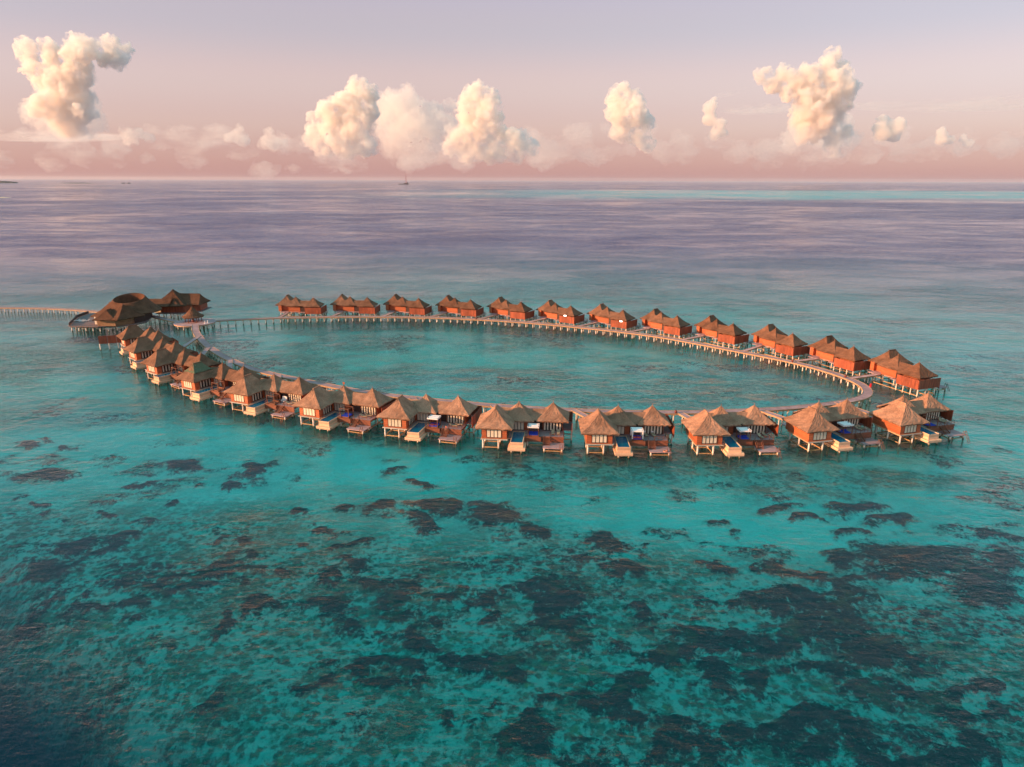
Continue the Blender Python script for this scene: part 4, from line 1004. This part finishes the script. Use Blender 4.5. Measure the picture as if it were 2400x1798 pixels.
# clear over the reef flat, clouded blue open sea beyond, turquoise shoal far out on the right
wob = noise_(.006, 4, .6, mapped((.4, 1, 1))).outputs['Fac']
far_ = rng_(math_('ADD', math_('ADD', spw.outputs[1], math_('MULTIPLY', wob, 160)), math_('MULTIPLY', math_('ABSOLUTE', spw.outputs[0]), .25)), 340, 800)
shoal = math_('MULTIPLY', rng_(spw.outputs[0], -900, 900), math_('MULTIPLY', rng_(math_('ADD', spw.outputs[1], math_('MULTIPLY', wob, 900)), 2500, 3200), rng_(math_('ADD', spw.outputs[1], math_('MULTIPLY', wob, 1500)), 5600, 4800)))
L.new(mixc(math_('MULTIPLY', shoal, .9), mixc(far_, (.0, .30, .42), mixc(rng_(noise_(.006, 8, .75, mapped((.7, 1.2, 1), -.05), .8).outputs['Fac'], .38, .62), (.035, .058, .155), (.11, .125, .225))), (.03, .42, .44)), rd_.inputs['Color'])
rf = N(nt, 'ShaderNodeMixShader'); L.new(rng_(far_, 0, 1, .045, .9, False), rf.inputs[0]); L.new(rt.outputs[0], rf.inputs[1]); L.new(rd_.outputs[0], rf.inputs[2])
fr = N(nt, 'ShaderNodeFresnel'); fr.inputs['IOR'].default_value = 1.26; L.new(bp.outputs[0], fr.inputs['Normal'])
mx = N(nt, 'ShaderNodeMixShader'); L.new(fr.outputs[0], mx.inputs[0]); L.new(rf.outputs[0], mx.inputs[1]); L.new(gl.outputs[0], mx.inputs[2])
L.new(mx.outputs[0], out.inputs['Surface'])
va = N(nt, 'ShaderNodeVolumeAbsorption'); va.inputs['Color'].default_value = (1 - ABS[0], 1 - ABS[1], 1 - ABS[2], 1); va.inputs['Density'].default_value = 1.0
L.new(va.outputs[0], out.inputs['Volume'])
o = sea.build('water', m); o['kind'] = 'structure'
# ---------------------------------------------------------------- clouds
D0 = 11000.0
def vapour(name, dens, z0, z1, nlo, nscale, stretch=(1, 1, 1)):
    """scattering water vapour: density fades toward the base and frays with noise"""
    global nt, L, tc
    m, nt, nd, L = mat(name)
    out = N(nt, 'ShaderNodeOutputMaterial'); geo = N(nt, 'ShaderNodeNewGeometry'); tc = N(nt, 'ShaderNodeTexCoord')
    sp_ = N(nt, 'ShaderNodeSeparateXYZ'); L.new(geo.outputs['Position'], sp_.inputs[0])
    mp = N(nt, 'ShaderNodeMapping'); mp.inputs['Scale'].default_value = stretch; L.new(geo.outputs['Position'], mp.inputs['Vector'])
    n1 = noise_(nscale, 4, .6, mp.outputs[0]).outputs['Fac']
    h = rng_(math_('ADD', sp_.outputs[2], math_('MULTIPLY', math_('SUBTRACT', n1, .5), 900)), z0, z1, .04, 1)
    f = rng_(n1, nlo, nlo + .14, 0.04, 1)
    de = math_('MULTIPLY', math_('MULTIPLY', h, f), dens)
    vs = N(nt, 'ShaderNodeVolumePrincipled'); vs.inputs['Color'].default_value = (1.0, .945, .895, 1); vs.inputs['Anisotropy'].default_value = .15
    L.new(de, vs.inputs['Density']); L.new(vs.outputs[0], out.inputs['Volume'])

    return m
CLOUDM = vapour('cloud_vapour', .017, -50, 1250, .40, .0060)
SMALLM = vapour('small_cloud_vapour', .012, 0, 700, .30, .0060)
FARM = vapour('far_cloud_vapour', .0030, 100, 1500, .34, .0030)
PUFFM = vapour('puff_vapour', .0045, 100, 700, .38, .0050)
BANKM = vapour('bank_vapour', .0007, 50, 300, .42, .0012, (.6, .6, 1.6))
STREAKM = vapour('streak_vapour', .0006, -900, -800, .40, .0011, (.3, .3, 2.5))
tex = bpy.data.textures.new('billow', 'CLOUDS'); tex.noise_scale = 150; tex.noise_depth = 4
tex2 = bpy.data.textures.new('curl', 'CLOUDS'); tex2.noise_scale = 55; tex2.noise_depth = 3
ICO = {}
def ico(s):
    if s not in ICO:
        bm = bmesh.new(); bmesh.ops.create_icosphere(bm, subdivisions=s, radius=1)
        ICO[s] = ([v.co.copy() for v in bm.verts], [tuple(v.index for v in f.verts) for f in bm.faces]); bm.free()
    return ICO[s]
def sky_at(px, py, D):
    p = math.atan((899 - 421.5) / 1600); dx = px - 1200; dy = py - 899
    dy -= dx * math.tan(R(.17)) * 1.0
    y = 1600 * math.cos(p) - dy * math.sin(p); z = -1600 * math.sin(p) - dy * math.cos(p)
    return Vector((D * dx / y, D, 60 + D * z / y))
def cloud(o0, sc, puffs, lab, D=D0, density=1.0, voxel=None, zsq=1.0, kids_=1, mt=None):
    cr_ = random.Random(len(puffs) * 7 + int(o0[0]) + int(puffs[0][0]))
    V_ = []; F_ = []
    def sph(c, r, s=2, q=1.0):
        vs, fs = ico(s); n = len(V_)
        for v in vs: V_.append((c[0] + v.x * r, c[1] + v.y * r, c[2] + v.z * r * q))
        F_.extend([tuple(i + n for i in f) for f in fs])
    def rd():
        z = cr_.uniform(-.6, 1); a = cr_.uniform(0, 2 * math.pi); s = math.sqrt(1 - z * z); return Vector((s * math.cos(a), s * math.sin(a), z))
    rmax = 0; C_ = []
    for u, v, r in puffs:
        rr = r / sc * D / 1700 * 1.08
        c = sky_at(o0[0] + u / sc, o0[1] + v / sc, D); c.y += cr_.uniform(-.5, .5) * rr
        C_.append((c, rr)); rmax = max(rmax, rr)
    c0 = sum((c for c, r in C_), Vector()) / len(C_)
    for c, rr in C_:
        c = c - c0; sph(c, rr, 2, zsq)
        if not kids_: continue
        for k in range(9):
            d = rd(); r1 = rr * cr_.uniform(.30, .48); c1 = c + Vector((d.x, d.y, d.z * zsq)) * rr * .82; sph(c1, r1, 2, zsq)
            for j in range(5):
                d2 = (rd() + d * .6).normalized(); sph(c1 + Vector((d2.x, d2.y, d2.z * zsq)) * r1 * .85, r1 * cr_.uniform(.3, .5), 1, zsq)
    me = bpy.data.meshes.new('cloud'); me.from_pydata(V_, [], F_); me.materials.append(mt or CLOUDM)
    o = bpy.data.objects.new('cloud', me); COL.objects.link(o); o.location = c0
    rm_ = o.modifiers.new('merge', 'REMESH'); rm_.mode = 'VOXEL'; rm_.voxel_size = voxel or max(14, rmax * .055); rm_.use_smooth_shade = True
    sm_ = o.modifiers.new('soften', 'SMOOTH'); sm_.factor = .5; sm_.iterations = 4
    dp = o.modifiers.new('billow', 'DISPLACE'); dp.texture = tex; dp.strength = rmax * .60; dp.mid_level = .5; dp.texture_coords = 'LOCAL'
    dp = o.modifiers.new('curl', 'DISPLACE'); dp.texture = tex2; dp.strength = rmax * .34; dp.mid_level = .5; dp.texture_coords = 'LOCAL'
    tag(o, lab, 'cloud', 'clouds above the horizon')
    return o
Z1 = ((0, 60), 3.16); Z2 = ((650, 160), 3.16); Z3 = ((1350, 80), 2.1067)
cloud(*Z1, [(170, 185, 65), (230, 165, 50), (180, 265, 60), (240, 330, 60), (290, 400, 65), (330, 470, 70), (365, 155, 45), (385, 215, 65), (400, 300, 65), (430, 390, 80), (560, 145, 75), (610, 205, 90), (540, 260, 90), (700, 185, 70), (800, 135, 62), (840, 220, 85), (770, 250, 60), (910, 180, 45), (540, 360, 110), (500, 460, 110), (560, 540, 100), (430, 560, 110), (600, 630, 90), (350, 620, 100), (470, 700, 120)], 'large towering cloud with forked top at upper left of the sky')
cloud(*Z2, [(560, 105, 40), (625, 105, 32), (560, 180, 70), (620, 190, 80), (680, 190, 55), (490, 260, 65), (345, 280, 45), (400, 320, 85), (550, 330, 115), (650, 330, 90), (265, 380, 45), (260, 460, 60), (380, 440, 95), (580, 450, 115), (330, 560, 100), (500, 560, 115), (640, 560, 95), (240, 550, 50)], 'tall billowing cloud with bright peak, left one of the central bank')
cloud(*Z2, [(850, 225, 75), (960, 215, 75), (800, 300, 100), (920, 330, 120), (1020, 290, 75), (1100, 300, 55), (1150, 350, 85), (1270, 280, 50), (850, 450, 130), (1000, 450, 130), (1120, 450, 110), (1250, 430, 90), (900, 580, 130), (1080, 580, 130)], 'shaded pink cloud standing behind the two bright central towers', D=14500, mt=FARM)
cloud(*Z2, [(1480, 155, 48), (1420, 190, 55), (1540, 190, 55), (1595, 215, 42), (1390, 235, 55), (1470, 270, 95), (1560, 290, 80), (1390, 330, 62), (1440, 390, 95), (1550, 390, 95), (1620, 360, 45), (1280, 480, 55), (1350, 500, 80), (1480, 500, 110), (1640, 495, 65), (1740, 515, 70), (1815, 500, 50), (1290, 580, 70), (1430, 600, 110), (1600, 600, 110), (1760, 600, 100), (1880, 590, 60)], 'bright orange lit cumulus tower, right one of the central bank')
cloud(*Z3, [(190, 270, 28), (230, 268, 26), (195, 320, 42), (240, 320, 42), (290, 305, 30), (310, 330, 25), (200, 400, 52), (270, 400, 62), (330, 430, 42), (365, 440, 28), (220, 480, 52), (310, 490, 55), (340, 540, 45)], 'single bright topped column cloud right of the sky centre')
cloud(*Z3, [(682, 325, 14), (650, 365, 34), (660, 415, 34), (700, 450, 30), (685, 495, 30), (722, 490, 20)], 'small slender cloud between the column cloud and the big right cloud', mt=SMALLM)
cloud(*Z3, [(1255, 105, 32), (1240, 150, 42), (1310, 185, 40), (1200, 190, 40), (1000, 190, 30), (925, 210, 40), (980, 240, 52), (1060, 225, 45), (1120, 210, 50), (1050, 285, 52), (1160, 270, 72), (1260, 250, 72), (1335, 260, 45), (1365, 265, 30), (1130, 340, 72), (1230, 340, 80), (1305, 340, 48), (1130, 420, 62), (1220, 430, 72), (1285, 430, 44), (1130, 490, 52), (1270, 500, 52), (1330, 490, 30), (1285, 560, 48), (1180, 480, 52), (1115, 520, 26)], 'biggest star shaped cumulus tower at the right of the sky')
cloud(*Z3, [(1505, 425, 24), (1490, 460, 30), (1540, 450, 34), (1585, 450, 30), (1500, 500, 34), (1560, 500, 36)], 'small rounded cumulus just right of the biggest tower', mt=SMALLM)
cloud(*Z3, [(1800, 485, 24), (1812, 520, 30), (1840, 525, 22)], 'tiny cloud near the right edge, left one of two', mt=SMALLM)
cloud(*Z3, [(1915, 515, 17), (1940, 540, 22)], 'tiny cloud near the right edge, right one of two', mt=SMALLM)
cloud(*Z1, [(1770, 765, 32), (1740, 820, 50), (1790, 850, 52), (1700, 830, 34)], 'small lit cloud low at left, first left of the central bank', mt=PUFFM)
cloud(*Z1, [(1990, 795, 36), (1960, 870, 48), (2020, 880, 55), (2080, 860, 44)], 'small lit cloud touching the left foot of the central bank', mt=PUFFM)
cloud(*Z1, [(600, 775, 45), (640, 800, 45), (560, 800, 40), (690, 805, 34), (520, 815, 30)], 'low faint puff cloud at the foot of the forked cloud', mt=PUFFM)
cloud(*Z1, [(930, 790, 50), (1020, 800, 42), (1090, 830, 40), (970, 850, 50)], 'low faint puff cloud standing alone between left and central clouds', mt=PUFFM)
cloud(*Z1, [(350, 560, 110), (470, 500, 100), (560, 440, 100), (600, 560, 110), (450, 640, 130), (620, 660, 110), (300, 680, 110), (520, 740, 120), (700, 720, 70)], 'shaded pink skirt of cloud hanging behind the foot of the forked cloud', D=13500, mt=FARM)
cloud(*Z3, [(1120, 470, 70), (1200, 520, 80), (1290, 470, 70), (1340, 520, 60), (1080, 540, 60), (1180, 570, 70), (1280, 570, 70)], 'soft pink cloud mass behind the foot of the biggest tower', D=13500, mt=FARM)
bank = []
cr2 = random.Random(5)
for k in range(110):
    x = -150 + k * 24 + cr2.uniform(-30, 30); bank.append((x, cr2.uniform(300, 385) + (18 if 500 < x < 700 else 0), cr2.uniform(16, 38)))
o = cloud((0, 0), 1.0, bank, None, D=17000, voxel=60, mt=BANKM, zsq=.75)
o.name = 'cloud_bank'
for k_ in ('group',): del o[k_]
tag(o, 'low faint pink bank of distant cloud along the whole horizon', 'cloud bank', kind='stuff')
# thin flat streaks of stratus on the right
for pts, lab in (([(x, 402 + 3 * math.sin(x), 55) for x in range(750, 1060, 35)], 'thin mauve streak of cloud left of the biggest tower'),
                 ([(x, 372 + (x - 1400) * .02, 70) for x in range(1400, 2260, 40)], 'long thin mauve streak of cloud reaching the right edge'),
                 ([(x, 352, 40) for x in range(1340, 1560, 30)], None)):
    pass
def streak(x0, x1, y, hpx, D, lab, dens_):
    c = sky_at((x0 + x1) / 2, y, D); Lx = (x1 - x0) / 2 * D / 1700; hz = hpx * D / 1800
    bm = bmesh.new(); bmesh.ops.create_icosphere(bm, subdivisions=5, radius=1)
    for v in bm.verts:
        p = v.co.copy(); n_ = mnoise.fractal(Vector((p.x * 3 + x0, p.y * 3, y)), 1.0, 2.0, 4)
        v.co = Vector((p.x * Lx, p.y * 900 * (1 + .5 * n_), p.z * hz * (1 + .8 * n_) + n_ * hz * .8))
    me = bpy.data.meshes.new('cloud_streak'); bm.to_mesh(me); bm.free(); me.materials.append(STREAKM)
    for p in me.polygons: p.use_smooth = True
    o = bpy.data.objects.new('cloud_streak', me); COL.objects.link(o); o.location = c;  tag(o, lab, 'cloud', 'thin cloud streaks low in the right sky'); return o
streak(1690, 1880, 258, 6, 16000, 'thin mauve cloud streak crossing just left of the biggest tower', .45)
streak(1980, 2460, 250, 9, 16000, 'long mauve cloud streak at the right edge above the tiny clouds', .35)

streak(1680, 1730, 219, 2.5, 16000, 'tiny grey cloud wisp above left of the biggest tower', .4)
streak(2300, 2350, 233, 2.5, 16000, 'tiny grey cloud wisp near the right edge of the sky', .4)
streak(-120, 300, 320, 12, 16000, 'flat mauve cloud layer low at the left edge', .5)


# ---------------------------------------------------------------- light, sky, camera
AZ, EL = 18.0, 14.5
d = Vector((math.cos(R(AZ)) * math.cos(R(EL)), math.sin(R(AZ)) * math.cos(R(EL)), -math.sin(R(EL))))
sl = bpy.data.lights.new('sun', 'SUN'); sl.energy = SUN; sl.angle = R(.5); sl.color = (1.0, .56, .29)
so = bpy.data.objects.new('sun', sl); COL.objects.link(so); so.rotation_euler = d.to_track_quat('-Z', 'Y').to_euler(); so.location = (-300, 0, 200)
wd = bpy.data.worlds.new('World'); scene.world = wd; wd.use_nodes = True
nt = wd.node_tree; nt.nodes.clear(); L = nt.links
out = N(nt, 'ShaderNodeOutputWorld'); sky = N(nt, 'ShaderNodeTexSky'); sky.sky_type = 'NISHITA'; sky.sun_disc = False
sky.sun_elevation = R(EL); sky.sun_rotation = math.atan2(-d.x, -d.y); sky.dust_density = 2.0; sky.ozone_density = 3.0
b1 = N(nt, 'ShaderNodeBackground'); b1.inputs['Strength'].default_value = .05; L.new(sky.outputs[0], b1.inputs['Color'])
tc = N(nt, 'ShaderNodeTexCoord'); sx = N(nt, 'ShaderNodeSeparateXYZ'); L.new(tc.outputs['Generated'], sx.inputs[0])
rp = N(nt, 'ShaderNodeValToRGB'); cr_ = rp.color_ramp; cr_.interpolation = 'EASE'
zz = rng_(sx.outputs[2], 0, 1, 0, 1, False); sq = math_('POWER', zz, .5); L.new(sq, rp.inputs['Fac'])
STOPS = SKYSTOPS
while len(cr_.elements) < len(STOPS): cr_.elements.new(.5)
for e, (p, c) in zip(cr_.elements, STOPS): e.position = math.sqrt(p); e.color = (*c, 1)
dn = rng_(sx.outputs[0], -.7, .7, 0, 1); tint = mixc(dn, (.97, .95, .95), (1.06, 1.07, 1.03))
mu = N(nt, 'ShaderNodeVectorMath', operation='MULTIPLY'); L.new(rp.outputs[0], mu.inputs[0]); L.new(tint, mu.inputs[1])
b2 = N(nt, 'ShaderNodeBackground'); b2.inputs['Strength'].default_value = SKYG; L.new(mu.outputs[0], b2.inputs['Color'])
ash = N(nt, 'ShaderNodeAddShader'); L.new(b1.outputs[0], ash.inputs[0]); L.new(b2.outputs[0], ash.inputs[1]); L.new(ash.outputs[0], out.inputs['Surface'])

# ---------------------------------------------------------------- sea haze
hz = MB(); hz.box(-58500, 58500, -3000, 58500, -42, 172)
m, nt, nd, L = mat('sea_haze'); out = N(nt, 'ShaderNodeOutputMaterial'); pv = N(nt, 'ShaderNodeVolumePrincipled')
pv.inputs['Color'].default_value = (.97, .93, .93, 1); pv.inputs['Density'].default_value = HAZE; pv.inputs['Anisotropy'].default_value = .2
L.new(pv.outputs[0], out.inputs['Volume']); o = hz.build('haze', m); o['kind'] = 'stuff'

cam = bpy.data.cameras.new('camera'); co_ = bpy.data.objects.new('camera', cam); COL.objects.link(co_); scene.camera = co_
cam.sensor_width = 36; cam.lens = 36 * 1600 / 2400; cam.clip_end = 200000; cam.clip_start = .5
pitch = math.atan((899 - 421.5) / 1600)
from mathutils import Matrix
co_.matrix_world = Matrix.Translation((0, 0, 60)) @ Matrix.Rotation(R(90) - pitch, 4, 'X') @ Matrix.Rotation(R(.17), 4, 'Z')

scene.render.engine = 'CYCLES'
cy = scene.cycles
cy.use_denoising = True; cy.max_bounces = 12; cy.diffuse_bounces = 3; cy.glossy_bounces = 4; cy.transmission_bounces = 6; cy.transparent_max_bounces = 16; cy.volume_bounces = 10; cy.volume_max_steps = 128; cy.volume_step_rate = 1.0
cy.sample_clamp_indirect = 4.0; cy.caustics_reflective = True; cy.caustics_refractive = True; cy.blur_glossy = .5
scene.view_settings.view_transform = 'Standard'; scene.view_settings.look = 'None'; scene.view_settings.exposure = EXPO; scene.view_settings.gamma = 1
